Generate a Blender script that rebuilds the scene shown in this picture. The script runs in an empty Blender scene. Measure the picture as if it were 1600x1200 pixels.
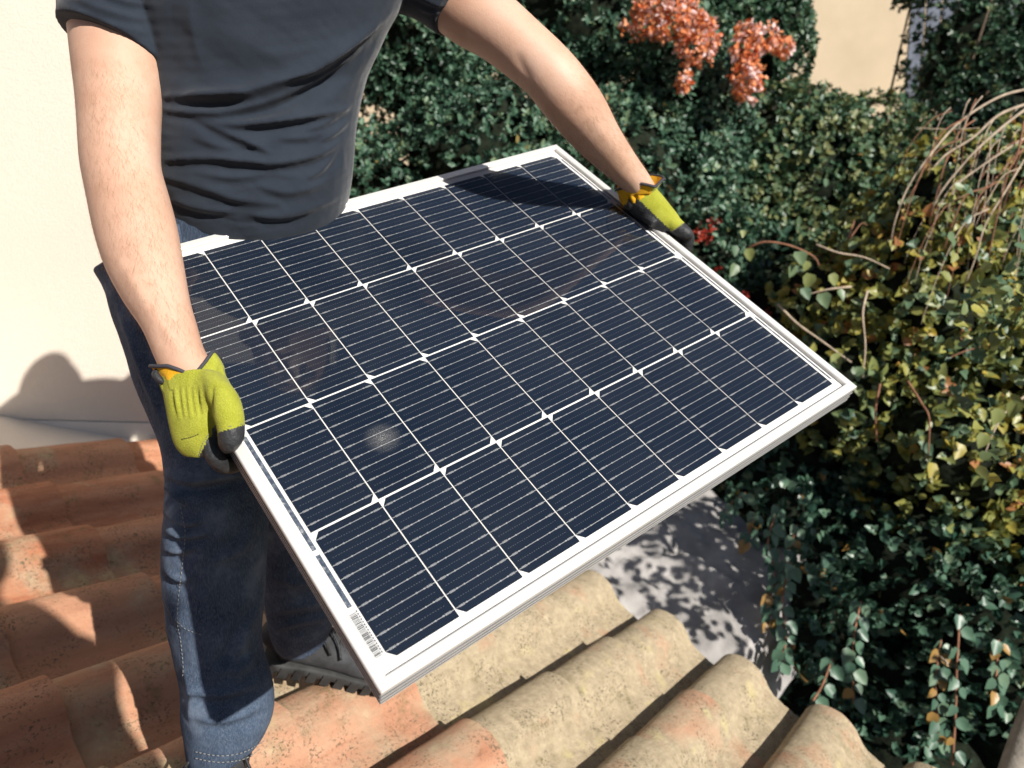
import bpy, bmesh, math, random
import numpy as np
from mathutils import Vector, Matrix
random.seed(7)
RNG = np.random.default_rng(11)
sc = bpy.context.scene
COL = sc.collection

# ------------------------------------------------------------------ camera
F = 1170.4                       # focal length for a picture 1600 wide
ROOF_B = np.array([.58115328, -.00022617, .81379409])    # down the roof slope (camera axes: right, down, forward)
ROOF_N = np.array([.2761748, -.94059923, -.19748562])    # roof normal
ROOF_C = np.cross(ROOF_N, ROOF_B)                        # along the eave
SLOPE = math.radians(15)
UP = ROOF_N * math.cos(SLOPE) - ROOF_B * math.sin(SLOPE)
FW = np.array([0, 0, 1.]) - UP[2] * UP
FW /= np.linalg.norm(FW)
M = np.array([np.cross(FW, UP), FW, UP])                 # camera axes -> world axes
ROOF_H = 1.0                                             # camera to tile crests
CAM = np.array([0, 0, 1.12])


def W(x, y, d):
    """World point seen at photo pixel (x, y) at d metres depth."""
    return M @ np.array([(x - 800) / F * d, (y - 600) / F * d, d]) + CAM


def PX(P):
    c = (np.asarray(P) - CAM) @ M
    return np.stack([800 + F * c[..., 0] / c[..., 2], 600 + F * c[..., 1] / c[..., 2], c[..., 2]], -1)


cam_d = bpy.data.cameras.new('camera')
cam = bpy.data.objects.new('camera', cam_d)
COL.objects.link(cam)
sc.camera = cam
cam_d.sensor_width = 36
cam_d.lens = F / 1600 * 36
cam_d.clip_start = .05
cam_d.clip_end = 1000
R3 = np.array([M @ [1, 0, 0], M @ [0, -1, 0], M @ [0, 0, -1]]).T
cam.matrix_world = Matrix.Translation(CAM) @ Matrix(R3.tolist()).to_4x4()
cam_d.dof.use_dof = True
cam_d.dof.focus_distance = 0.98
cam_d.dof.aperture_fstop = 5.0

# ------------------------------------------------------------------ light
SUN_C = np.array([.570, -.367, -.735])
SUN = M @ (SUN_C / np.linalg.norm(SUN_C))
elev = math.asin(SUN[2])
azim = math.atan2(SUN[0], SUN[1])
world = bpy.data.worlds.new('World')
sc.world = world
world.use_nodes = True
wn = world.node_tree.nodes
sky = wn.new('ShaderNodeTexSky')
sky.sky_type = 'NISHITA'
sky.sun_disc = False
sky.sun_elevation = elev
sky.sun_rotation = azim
wn['Background'].inputs[1].default_value = 0.05
world.node_tree.links.new(sky.outputs[0], wn['Background'].inputs[0])
sd = bpy.data.lights.new('sun', 'SUN')
sd.energy = 5.0
sd.angle = math.radians(.53)
sd.color = (1, .95, .87)
sun = bpy.data.objects.new('sun', sd)
COL.objects.link(sun)
sun.rotation_euler = Vector(SUN.tolist()).to_track_quat('Z', 'Y').to_euler()
sc.view_settings.view_transform = 'Standard'
sc.view_settings.look = 'None'
sc.view_settings.exposure = 0.53
sc.view_settings.gamma = 1
sc.view_settings.use_curve_mapping = False
sc.cycles.max_bounces = 4
sc.cycles.diffuse_bounces = 2
sc.cycles.transparent_max_bounces = 8
sc.cycles.caustics_reflective = False
sc.cycles.caustics_refractive = False

# ------------------------------------------------------------------ materials


class NT:
    def __init__(s, name):
        s.m = bpy.data.materials.new(name)
        s.m.use_nodes = True
        s.t = s.m.node_tree
        s.b = s.t.nodes['Principled BSDF']
        s.out = s.t.nodes['Material Output']

    def n(s, typ, **kw):
        nd = s.t.nodes.new('ShaderNode' + typ)
        for k, v in kw.items():
            if k in nd.inputs:
                nd.inputs[k].default_value = v
            else:
                setattr(nd, k, v)
        return nd

    def l(s, a, b):
        s.t.links.new(a, b)

    def coord(s, kind='Object', scale=None):
        tc = s.n('TexCoord')
        if scale is None:
            return tc.outputs[kind]
        mp = s.n('Mapping')
        mp.inputs['Scale'].default_value = scale
        s.l(tc.outputs[kind], mp.inputs[0])
        return mp.outputs[0]

    def noise(s, co, scale, detail=4, rough=.55):
        nd = s.n('TexNoise')
        nd.inputs['Scale'].default_value = scale
        nd.inputs['Detail'].default_value = detail
        nd.inputs['Roughness'].default_value = rough
        if co is not None:
            s.l(co, nd.inputs['Vector'])
        return nd.outputs['Fac']

    def ramp(s, fac, stops):
        r = s.n('ValToRGB')
        e = r.color_ramp.elements
        while len(e) < len(stops):
            e.new(.5)
        for i, (p, c) in enumerate(stops):
            e[i].position = p
            e[i].color = (*c, 1) if len(c) == 3 else c
        s.l(fac, r.inputs[0])
        return r.outputs[0]

    def mix(s, fac, a, b, mode='MIX'):
        m = s.n('MixRGB', blend_type=mode)
        for i, v in ((0, fac), (1, a), (2, b)):
            if hasattr(v, 'links') or hasattr(v, 'is_linked'):
                s.l(v, m.inputs[i])
            else:
                m.inputs[i].default_value = v if i == 0 else (*v, 1)
        return m.outputs[0]

    def bump(s, h, strength=.3, dist=.01):
        b = s.n('Bump')
        b.inputs['Strength'].default_value = strength
        b.inputs['Distance'].default_value = dist
        s.l(h, b.inputs['Height'])
        s.l(b.outputs[0], s.b.inputs['Normal'])

    def set(s, color=None, rough=None, spec=None, metal=None, **kw):
        if color is not None:
            if hasattr(color, 'is_linked'):
                s.l(color, s.b.inputs['Base Color'])
            else:
                s.b.inputs['Base Color'].default_value = (*color, 1)
        if rough is not None:
            s.b.inputs['Roughness'].default_value = rough
        if spec is not None:
            s.b.inputs['Specular IOR Level'].default_value = spec
        if metal is not None:
            s.b.inputs['Metallic'].default_value = metal
        for k, v in kw.items():
            s.b.inputs[k.replace('_', ' ')].default_value = v
        return s.m


def plain(name, color, rough=.6, spec=.5, metal=0, var=.12, vs=30, bump=0, bs=80):
    t = NT(name)
    co = t.coord()
    c = t.ramp(t.noise(co, vs), [(.3, tuple(v * (1 - var) for v in color)), (.7, tuple(min(1, v * (1 + var)) for v in color))])
    if bump:
        t.bump(t.noise(co, bs, 3), bump, .004)
    return t.set(c, rough, spec, metal)


MAT = {}
# stucco
t = NT('stucco')
co = t.coord()
c = t.ramp(t.noise(co, 1.3, 5), [(.3, (.68, .60, .515)), (.7, (.75, .675, .585))])
c = t.mix(t.ramp(t.noise(co, 60, 4), [(.35, (0, 0, 0)), (.75, (.35, .35, .35))]), c, (.66, .58, .49))
t.bump(t.noise(co, 170, 4, .7), .55, .004)
MAT['stucco'] = t.set(c, .92, .15)
t = NT('plinth_render')
co = t.coord()
c = t.ramp(t.noise(co, 8, 5), [(.3, (.70, .65, .58)), (.7, (.80, .74, .66))])
t.bump(t.noise(co, 90, 4, .7), .4, .004)
MAT['plinth'] = t.set(c, .9, .15)

# terracotta tiles
t = NT('terracotta')
co = t.coord()
oi = t.n('ObjectInfo')
rnd = oi.outputs['Random']
ofs = t.n('VectorMath', operation='SCALE')
ofs.inputs['Scale'].default_value = 37
comb = t.n('CombineXYZ')
for i in range(3):
    t.l(rnd, comb.inputs[i])
t.l(comb.outputs[0], ofs.inputs[0])
add = t.n('VectorMath', operation='ADD')
t.l(co, add.inputs[0])
t.l(ofs.outputs[0], add.inputs[1])
P = add.outputs[0]
stretch = t.n('Mapping')
stretch.inputs['Scale'].default_value = (5, 26, 26)
t.l(P, stretch.inputs[0])
streak = t.noise(stretch.outputs[0], 1.0, 5, .6)
clay = t.ramp(streak, [(.25, (.34, .145, .082)), (.5, (.46, .235, .145)), (.78, (.55, .335, .225))])
warm = t.n('Attribute', attribute_name='warm', attribute_type='OBJECT')
rich = t.ramp(streak, [(.25, (.25, .082, .041)), (.5, (.39, .150, .076)), (.78, (.50, .235, .132))])
clay = t.mix(warm.outputs['Fac'], clay, rich)
clay2 = t.mix(t.ramp(rnd, [(0, (0, 0, 0)), (1, (1, 1, 1))]), clay, t.mix(.35, clay, (.50, .33, .22)))
big = t.noise(P, 5.5, 6, .62)
grey = t.n('Attribute', attribute_name='lichen', attribute_type='OBJECT')
thr = t.n('Math', operation='ADD')
t.l(big, thr.inputs[0])
t.l(grey.outputs['Fac'], thr.inputs[1])
lich = t.ramp(thr.outputs[0], [(.56, (0, 0, 0)), (.78, (1, 1, 1))])
c = t.mix(lich, clay2, t.ramp(t.noise(P, 45, 5, .7), [(.3, (.29, .235, .155)), (.7, (.47, .385, .265))]))
yel = t.ramp(t.noise(P, 11, 4, .55), [(.60, (0, 0, 0)), (.74, (.75, .75, .75))])
yel = t.mix(1.0, yel, lich, 'MULTIPLY')
c = t.mix(yel, c, (.52, .44, .22))
spk = t.noise(P, 150, 3, .7)
spk2 = t.mix(1.0, t.ramp(spk, [(.53, (0, 0, 0)), (.62, (.9, .9, .9))]), t.ramp(t.noise(P, 14, 4), [(.42, (.05, .05, .05)), (.62, (1, 1, 1))]), 'MULTIPLY')
c = t.mix(spk2, c, (.105, .085, .055))
moss = t.mix(1.0, t.ramp(t.noise(P, 26, 5, .7), [(.52, (0, 0, 0)), (.64, (.5, .5, .5))]), t.ramp(t.noise(P, 7, 3), [(.48, (0, 0, 0)), (.62, (1, 1, 1))]), 'MULTIPLY')
c = t.mix(moss, c, (.155, .135, .06))
t.bump(t.noise(P, 110, 6, .75), .8, .005)
MAT['tile'] = t.set(c, .88, .2)
MAT['deck'] = plain('roof_underlay', (.10, .075, .06), .95, .1)

# panel
t = NT('anodised_frame')
co = t.coord()
c = t.ramp(t.noise(co, 14, 4), [(.3, (.64, .63, .61)), (.7, (.70, .69, .67))])
MAT['alu'] = t.set(c, .42, .5, .25)
MAT['alu_dark'] = plain('frame_groove', (.13, .13, .135), .6, .3, .2)
MAT['back'] = plain('white_backsheet', (.84, .82, .79), .5, .3, var=.03)
t = NT('silicon')
co = t.coord()
oi = t.n('ObjectInfo')
sepx = t.n('SeparateXYZ')
t.l(co, sepx.inputs[0])
fine = t.n('Math', operation='MULTIPLY')
fine.inputs[1].default_value = 2 * math.pi / .00165
t.l(sepx.outputs[0], fine.inputs[0])
sn = t.n('Math', operation='SINE')
t.l(fine.outputs[0], sn.inputs[0])
ff = t.n('MapRange')
ff.inputs[1].default_value = .35
ff.inputs[2].default_value = 1
t.l(sn.outputs[0], ff.inputs[0])
base = t.mix(oi.outputs['Random'], (.0030, .0080, .020), (.0042, .0105, .025))
c = t.mix(ff.outputs[0], base, (.008, .016, .031))
MAT['cell'] = t.set(c, .38, .15)
MAT['ribbon'] = plain('solder_ribbon', (.44, .45, .47), .4, .5, .35, .05)
MAT['dash'] = plain('silver_print', (.15, .16, .19), .4, .5, .3, .05)
t = NT('panel_glass')
gl = t.n('BsdfGlossy')
gl.inputs['Roughness'].default_value = .035
gl.inputs['Color'].default_value = (1, 1, 1, 1)
tr = t.n('BsdfTransparent')
fr = t.n('Fresnel')
fr.inputs['IOR'].default_value = 1.46
mx = t.n('MixShader')
t.l(fr.outputs[0], mx.inputs[0])
t.l(tr.outputs[0], mx.inputs[1])
t.l(gl.outputs[0], mx.inputs[2])
co = t.coord()
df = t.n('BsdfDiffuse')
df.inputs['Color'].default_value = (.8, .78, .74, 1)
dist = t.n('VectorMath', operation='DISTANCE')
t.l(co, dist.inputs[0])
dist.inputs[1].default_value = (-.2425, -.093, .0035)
glint_spot = t.ramp(dist.outputs['Value'], [(0, (.9, .9, .9)), (.008, (.45, .45, .45)), (.024, (0, 0, 0))])  # whitish glint painted into the glass, broken up by fine grain
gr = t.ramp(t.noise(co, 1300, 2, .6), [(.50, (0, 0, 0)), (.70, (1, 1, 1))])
sp = t.mix(1.0, glint_spot, gr, 'MULTIPLY')
dust = t.ramp(t.noise(co, 420, 2, .6), [(.74, (0, 0, 0)), (.82, (.15, .15, .15))])
film = t.ramp(t.noise(co, 6, 3), [(.35, (.002, .002, .002)), (.75, (.010, .010, .010))])
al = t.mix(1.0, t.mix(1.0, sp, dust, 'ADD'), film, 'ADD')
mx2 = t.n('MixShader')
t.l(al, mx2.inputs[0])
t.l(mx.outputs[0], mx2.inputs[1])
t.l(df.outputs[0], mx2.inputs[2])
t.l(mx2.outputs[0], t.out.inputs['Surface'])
MAT['glass'] = t.m
MAT['label'] = plain('label_paper', (.62, .63, .64), .5, .3, var=.03)
MAT['ink'] = plain('black_ink', (.03, .03, .035), .5, .3, var=.02)
t = NT('bus_ribbon_blue')
co = t.coord()
c = t.ramp(t.noise(co, 160, 4, .7), [(.42, (.06, .08, .12)), (.56, (.13, .16, .21)), (.70, (.55, .56, .57))])
MAT['bus'] = t.set(c, .35, .5, .3)

# person
t = NT('skin')
co = t.coord()
c = t.ramp(t.noise(co, 9, 5), [(.3, (.47, .27, .185)), (.55, (.55, .345, .25)), (.75, (.58, .385, .295))])
c = t.mix(t.ramp(t.noise(co, 220, 3, .6), [(.55, (0, 0, 0)), (.75, (.4, .4, .4))]), c, (.48, .27, .185))
t.bump(t.noise(co, 420, 3, .6), .18, .002)
MAT['skin'] = t.set(c, .52, .35, Subsurface_Weight=.06, Subsurface_Scale=.01)
t.b.inputs['Subsurface Radius'].default_value = (1, .35, .2)
MAT['armhair'] = plain('arm_hair', (.30, .17, .085), .6, .3)
MAT['hair'] = plain('head_hair', (.05, .035, .025), .6, .3, bump=.5)
MAT['eye'] = plain('eye', (.5, .5, .5), .2, .5)
MAT['lip'] = plain('lip', (.40, .17, .13), .5, .3)


def fabric(name, dark, light, scale, weave, rough=.9, sheen=.25, bump=.2):
    t = NT(name)
    co = t.coord()
    c = t.ramp(t.noise(co, scale, 5, .6), [(.32, dark), (.70, light)])
    w = t.noise(co, weave, 3, .7)
    c = t.mix(t.ramp(w, [(.45, (0, 0, 0)), (.8, (.4, .4, .4))]), c, tuple(min(1, v * 1.9) for v in light))
    t.bump(w, bump, .002)
    m = t.set(c, rough, .2)
    t.b.inputs['Sheen Weight'].default_value = sheen
    t.b.inputs['Sheen Roughness'].default_value = .4
    return m


MAT['shirt'] = fabric('dark_cotton', (.015, .0200, .0300), (.022, .0290, .0410), 12, 900, sheen=.2, bump=.35)
t = NT('denim')
co = t.coord()
wv = t.noise(t.coord('Object', (1, 1, .22)), 520, 3, .7)
fade = t.noise(co, 11, 5, .65)
c = t.ramp(fade, [(.30, (.018, .031, .058)), (.52, (.050, .074, .118)), (.75, (.16, .20, .265))])
c = t.mix(t.ramp(wv, [(.42, (0, 0, 0)), (.75, (.55, .55, .55))]), c, (.15, .18, .23))
t.bump(wv, .45, .002)
MAT['denim'] = t.set(c, .92, .15)
MAT['thread'] = plain('thread', (.21, .21, .21), .8, .2)
MAT['lime'] = fabric('lime_knit', (.25, .26, .022), (.33, .34, .045), 35, 620, sheen=.1, bump=.6)
MAT['orange'] = fabric('orange_lining', (.62, .30, .01), (.70, .38, .02), 20, 500, sheen=.1)
MAT['leather'] = plain('black_leather', (.022, .023, .026), .55, .4, var=.3, vs=90, bump=.4, bs=220)
MAT['piping'] = plain('dark_piping', (.04, .04, .05), .7, .3, bump=.3)
MAT['shoe'] = plain('worn_grey_suede', (.04, .042, .046), .8, .3, var=.4, vs=28, bump=.4)
MAT['sole'] = plain('rubber_sole', (.035, .035, .035), .75, .3, var=.5, vs=24)

# plants


def leafmat(name, stops, rough=.4, trans=.25, spec=.5):
    t = NT(name)
    a = t.n('Attribute', attribute_name='tint')
    c = t.ramp(a.outputs['Fac'], stops)
    t.set(c, rough, spec)
    tl = t.n('BsdfTranslucent')
    t.l(c, tl.inputs['Color'])
    mx = t.n('MixShader')
    mx.inputs[0].default_value = trans
    t.l(t.b.outputs[0], mx.inputs[1])
    t.l(tl.outputs[0], mx.inputs[2])
    t.l(mx.outputs[0], t.out.inputs['Surface'])
    return t.m


MAT['hedge'] = leafmat('hedge_leaf', [(0, (.020, .056, .034)), (.45, (.052, .12, .072)), (.8, (.115, .20, .125)), (.95, (.16, .22, .11)), (1, (.24, .18, .06))], .44, .14)
MAT['hedge2'] = leafmat('shrub_leaf', [(0, (.018, .050, .026)), (.5, (.045, .105, .055)), (.85, (.11, .175, .09)), (.96, (.20, .21, .08)), (1, (.28, .19, .06))], .42, .18)
MAT['vine'] = leafmat('vine_leaf', [(0, (.05, .11, .07)), (.4, (.125, .20, .11)), (.6, (.24, .265, .08)), (.82, (.37, .34, .075)), (.94, (.42, .30, .04)), (1, (.40, .18, .07))], .42, .3)
MAT['ivy'] = leafmat('ivy_leaf', [(0, (.028, .080, .054)), (.6, (.092, .175, .115)), (.9, (.18, .25, .15)), (1, (.34, .20, .06))], .4, .2)
MAT['flower'] = leafmat('orange_bract', [(0, (.62, .12, .05)), (.35, (.78, .24, .08)), (.65, (.82, .36, .16)), (.85, (.84, .46, .36)), (1, (.86, .66, .64))], .5, .35)
MAT['flower_red'] = leafmat('red_berry', [(0, (.16, .015, .01)), (1, (.34, .04, .02))], .4, .1)
MAT['bark'] = plain('bark', (.12, .09, .065), .9, .2, var=.4, vs=40, bump=.6)
MAT['twig'] = plain('pale_twig', (.40, .32, .24), .85, .2, var=.3, vs=30, bump=.3)
MAT['redtwig'] = plain('red_twig', (.24, .115, .07), .8, .2, var=.3, vs=30)
MAT['core'] = plain('dark_shade_core', (.012, .016, .010), .95, .1, var=.6, vs=30, bump=1, bs=40)  # near-black tone stands in for the shade inside the crowns
MAT['soil'] = plain('soil', (.06, .05, .04), .95, .1, var=.4, vs=4, bump=.6)
MAT['ochre'] = plain('ochre_render', (.72, .58, .41), .9, .15, var=.06, vs=3, bump=.4, bs=120)
MAT['bluewood'] = plain('shade_toned_board', (.12, .135, .17), .85, .2, var=.3, vs=12, bump=.3)  # colour darkened to carry the shade lying on the boards
MAT['tarp'] = plain('grey_tarpaulin', (.31, .295, .285), .85, .2, var=.35, vs=7, bump=.6, bs=60)
MAT['oldwood'] = plain('grey_post', (.26, .235, .20), .9, .2, var=.3, vs=20, bump=.6)

# ------------------------------------------------------------------ helpers
WL = {}


def mesh_of(name, v, f, mats, smooth=True, midx=None):
    me = bpy.data.meshes.new(name)
    me.from_pydata(np.asarray(v, float).tolist(), [], f if isinstance(f, list) else f.tolist())
    for m in (mats if isinstance(mats, (list, tuple)) else [mats]):
        me.materials.append(MAT[m] if isinstance(m, str) else m)
    if midx is not None:
        me.polygons.foreach_set('material_index', np.asarray(midx, np.int32))
    if smooth:
        me.polygons.foreach_set('use_smooth', np.ones(len(me.polygons), bool))
    me.update()
    return me


def link(name, data, parent=None):
    o = bpy.data.objects.new(name, data)
    COL.objects.link(o)
    if parent is not None:
        o.parent = parent
    return o


def empty(name, loc):
    o = link(name, None)
    o.location = Vector(np.asarray(loc, float).tolist())
    WL[o.name] = np.asarray(loc, float)
    return o


def tag(o, label=None, cat=None, group=None, kind=None):
    if label:
        o['label'] = label
    if cat:
        o['category'] = cat
    if group:
        o['group'] = group
    if kind:
        o['kind'] = kind
    return o


def part(name, v, f, mats, parent=None, smooth=True, midx=None):
    """World-coordinate mesh; parents are translation-only."""
    v = np.asarray(v, float)
    off = WL[parent.name] if parent is not None else np.zeros(3)
    o = link(name, mesh_of(name, v - off, f, mats, smooth, midx), parent)
    WL[o.name] = off
    return o


def crom(A, sub):
    """Catmull-Rom through rows of A."""
    A = np.asarray(A, float)
    n = len(A)
    if n == 2:
        return np.array([A[0] + (A[1] - A[0]) * k / sub for k in range(sub + 1)])
    out = []
    for i in range(n - 1):
        p0 = A[i - 1] if i > 0 else 2 * A[0] - A[1]
        p3 = A[i + 2] if i + 2 < n else 2 * A[-1] - A[-2]
        p1, p2 = A[i], A[i + 1]
        for k in range(sub):
            u = k / sub
            out.append(.5 * (2 * p1 + (p2 - p0) * u + (2 * p0 - 5 * p1 + 4 * p2 - p3) * u * u + (3 * p1 - p0 - 3 * p2 + p3) * u ** 3))
    out.append(A[-1])
    return np.array(out)


def rings(R, n, close=True, cap=True):
    R = np.asarray(R)
    k = len(R)
    v = R.reshape(-1, 3)
    f = []
    for i in range(k - 1):
        for j in range(n):
            a, b = i * n + j, i * n + (j + 1) % n
            f.append([a, b, b + n, a + n])
    if cap:
        f.append(list(range(n))[::-1])
        f.append(list(range((k - 1) * n, k * n)))
    return v, f


def loft(secs, n=32, sub=6, cap=True, power=2.0):
    """secs: (L, R, half thickness) with L, R world points on the two outlines."""
    A = np.array([np.r_[s[0], s[1], s[2]] for s in secs])
    A = crom(A, sub)
    L, R, b = A[:, :3], A[:, 3:6], A[:, 6]
    c = (L + R) / 2
    a = (R - L) / 2
    t = np.gradient(c, axis=0)
    e = np.cross(t, a)
    e /= np.linalg.norm(e, axis=1)[:, None] + 1e-12
    th = np.linspace(0, 2 * math.pi, n, endpoint=False)
    cs, sn = np.cos(th), np.sin(th)
    cs = np.sign(cs) * np.abs(cs) ** (2 / power)
    sn = np.sign(sn) * np.abs(sn) ** (2 / power)
    Rg = c[:, None] + a[:, None] * cs[None, :, None] + e[:, None] * b[:, None, None] * sn[None, :, None]
    return rings(Rg, n, cap=cap)


def pxsec(rows):
    """(xl, yl, dl, xr, yr, dr, b) -> loft sections"""
    return [(W(r[0], r[1], r[2]), W(r[3], r[4], r[5]), r[6]) for r in rows]


def tube(pts, rad, n=8, sub=4, cap=True):
    A = np.c_[np.asarray(pts, float), np.broadcast_to(np.asarray(rad, float), (len(pts),))]
    A = crom(A, sub)
    c, r = A[:, :3], np.maximum(A[:, 3], 1e-4)
    t = np.gradient(c, axis=0)
    t /= np.linalg.norm(t, axis=1)[:, None] + 1e-12
    ref = np.array([.3, .5, .81])
    if abs(t[0] @ ref) > .9:
        ref = np.array([.9, -.3, .1])
    x = np.cross(t[0], ref)
    x /= np.linalg.norm(x)
    th = np.linspace(0, 2 * math.pi, n, endpoint=False)
    R = []
    for i in range(len(c)):
        x = x - (x @ t[i]) * t[i]
        x /= np.linalg.norm(x) + 1e-12
        y = np.cross(t[i], x)
        R.append(c[i] + r[i] * (np.cos(th)[:, None] * x + np.sin(th)[:, None] * y))
    return rings(R, n, cap=cap)


def merge(parts):
    V, Fc, o = [], [], 0
    for v, f in parts:
        V.append(np.asarray(v, float))
        Fc += [[i + o for i in q] for q in f]
        o += len(v)
    return np.concatenate(V), Fc


def union(parts, voxel, it=4, fac=.5):
    """Voxel union of closed shapes, smoothed: returns verts, faces, normals."""
    v, f = merge(parts)
    me = bpy.data.meshes.new('tmp')
    me.from_pydata(v.tolist(), [], f)
    bm = bmesh.new()
    bm.from_mesh(me)
    bmesh.ops.recalc_face_normals(bm, faces=bm.faces)
    bm.to_mesh(me)
    bm.free()
    ob = bpy.data.objects.new('tmp', me)
    COL.objects.link(ob)
    r = ob.modifiers.new('r', 'REMESH')
    r.mode = 'VOXEL'
    r.voxel_size = voxel
    if it:
        s = ob.modifiers.new('s', 'SMOOTH')
        s.iterations = it
        s.factor = fac
    dg = bpy.context.evaluated_depsgraph_get()
    m2 = ob.evaluated_get(dg).to_mesh()
    n = len(m2.vertices)
    vv = np.empty(n * 3)
    m2.vertices.foreach_get('co', vv)
    nn = np.empty(n * 3)
    m2.vertices.foreach_get('normal', nn)
    ff = [list(p.vertices) for p in m2.polygons]
    ob.evaluated_get(dg).to_mesh_clear()
    bpy.data.objects.remove(ob)
    bpy.data.meshes.remove(me)
    return vv.reshape(-1, 3), ff, nn.reshape(-1, 3)


def pdist(Q, line):
    """signed distance (positive right-hand side in picture) and taper of points Q to a polyline, all in photo pixels."""
    line = np.asarray(line, float)
    best = np.full(len(Q), 1e9)
    sgn = np.zeros(len(Q))
    tt = np.zeros(len(Q))
    seg = np.linalg.norm(np.diff(line, axis=0), axis=1)
    cum = np.r_[0, np.cumsum(seg)]
    for i in range(len(line) - 1):
        a, b = line[i], line[i + 1]
        d = b - a
        u = np.clip(((Q - a) @ d) / (d @ d), 0, 1)
        p = a + u[:, None] * d
        w = Q - p
        ds = np.hypot(w[:, 0], w[:, 1])
        m = ds < best
        best[m] = ds[m]
        cr = d[0] * w[:, 1] - d[1] * w[:, 0]
        sgn[m] = np.sign(cr[m])
        tt[m] = (cum[i] + u[m] * seg[i]) / cum[-1]
    return best * sgn, tt


def fold(Q, line, amp, w, step=0.0):
    """ridge along a line; step adds an overhang falling to the right-hand side"""
    line = crom(np.asarray(line, float), 5)
    d, t = pdist(Q, line)
    tp = np.clip(np.sin(np.clip(t, 0, 1) * math.pi), 0, 1) ** .8 * .95 + .05
    w = w * (.55 + .45 * tp)
    r = np.exp(-np.abs(d / w) ** 1.5)
    s = -np.exp(-((d - 1.6 * w) / (1.2 * w)) ** 2) * step
    return amp * tp * (r + s)


def sines(P, k, seed, octs=3):
    r = np.random.default_rng(seed)
    o = np.zeros(len(P))
    a = 1.
    for q in range(octs):
        for j in range(4):
            d = r.normal(size=3)
            d *= k * 2 ** q / np.linalg.norm(d)
            o += a * np.sin(P @ d + r.uniform(0, 6.28)) / 4
        a *= .55
    return o


def box_vf(x0, x1, y0, y1, z0, z1):
    v = [(x, y, z) for x in (x0, x1) for y in (y0, y1) for z in (z0, z1)]
    f = [[0, 1, 3, 2], [4, 6, 7, 5], [0, 4, 5, 1], [2, 3, 7, 6], [0, 2, 6, 4], [1, 5, 7, 3]]
    return np.array(v, float), f


# ------------------------------------------------------------------ setting
GZ = -3.2
g = part('ground', [(-200, -200, GZ), (200, -200, GZ), (200, 200, GZ), (-200, 200, GZ)], [[0, 1, 2, 3]], 'soil')
tag(g, kind='structure')

# house: stucco wall and tiled roof
house = empty('house', (0, 0, GZ))
tag(house, 'house with cream stucco wall and a roof of barrel clay tiles', 'house')
RB, RC, RN = M @ ROOF_B, M @ ROOF_C, M @ ROOF_N
RO = CAM - RN * ROOF_H                       # foot of the camera on the tile-crest plane
PITCH, EXPO, EAVE = .2612, .315, 2.19
deck_v, deck_f = box_vf(-1.2, EAVE - .06, -1.4, 3.2, -.20, -.115)
roof = link('roof', mesh_of('roof', deck_v, deck_f, 'deck', False), house)
roof.matrix_local = Matrix.Translation((RO - WL['house']).tolist()) @ Matrix(np.array([RB, RC, RN]).T.tolist()).to_4x4()


def tile_mesh(seed):
    r = np.random.default_rng(seed)
    Lt, th = .405, .014
    # profile across: s runs towards -c; hump, then pan
    s = np.array([-.002, .000, .010, .028, .052, .080, .108, .130, .146, .160, .176, .198, .222, .244, .258, .268])
    z = np.array([-.066, -.044, -.022, -.008, -.001, .000, -.007, -.020, -.036, -.050, -.059, -.065, -.070, -.075, -.078, -.078])
    s = np.interp(np.linspace(0, 1, 30), np.linspace(0, 1, 16), s)
    z = np.interp(np.linspace(0, 1, 30), np.linspace(0, 1, 16), z)
    s = np.convolve(np.r_[s[0], s, s[-1]], [.25, .5, .25], 'valid')
    z = np.convolve(np.r_[z[0], z, z[-1]], [.25, .5, .25], 'valid')
    nb = 9
    bs = np.linspace(0, 1, nb)
    n = len(s)
    top, bot = [], []
    for u in bs:
        k = .965 + .035 * u
        lift = -.022 * (1 - u)
        wob = .0012 * np.sin(u * 5 + r.uniform(0, 6)) + r.normal(0, .0004, n)
        ends = r.normal(0, .0012, n) if u in (0, 1) else 0
        bb = -Lt * (1 - u) + ends
        yy = -(.012 + (s - .012) * k)
        zz = z + lift + wob
        top.append(np.c_[np.full(n, 0.) + bb, yy, zz])
        bot.append(np.c_[np.full(n, 0.) + bb, yy + .0 * s, zz - th])
    T = np.concatenate(top)
    B = np.concatenate(bot)
    v = np.concatenate([T, B])
    o = len(T)
    f = []
    for i in range(nb - 1):
        for j in range(n - 1):
            a = i * n + j
            f.append([a, a + n, a + n + 1, a + 1])
            f.append([o + a, o + a + 1, o + a + n + 1, o + a + n])
        a, b = i * n, i * n + n - 1
        f.append([a, o + a, o + a + n, a + n])
        f.append([b, b + n, o + b + n, o + b])
    for j in range(n - 1):
        a = j
        f.append([a, a + 1, o + a + 1, o + a])
        a = (nb - 1) * n + j
        f.append([a, o + a, o + a + 1, a + 1])
    me = mesh_of('roof_tile', v, f, 'tile')
    bm = bmesh.new()
    bm.from_mesh(me)
    bmesh.ops.recalc_face_normals(bm, faces=bm.faces)
    for e in bm.edges:
        if len(e.link_faces) == 2 and e.calc_face_angle(0) > .9:
            e.smooth = False
    bm.to_mesh(me)
    bm.free()
    return me


TILES = [tile_mesh(k) for k in range(5)]
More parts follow.
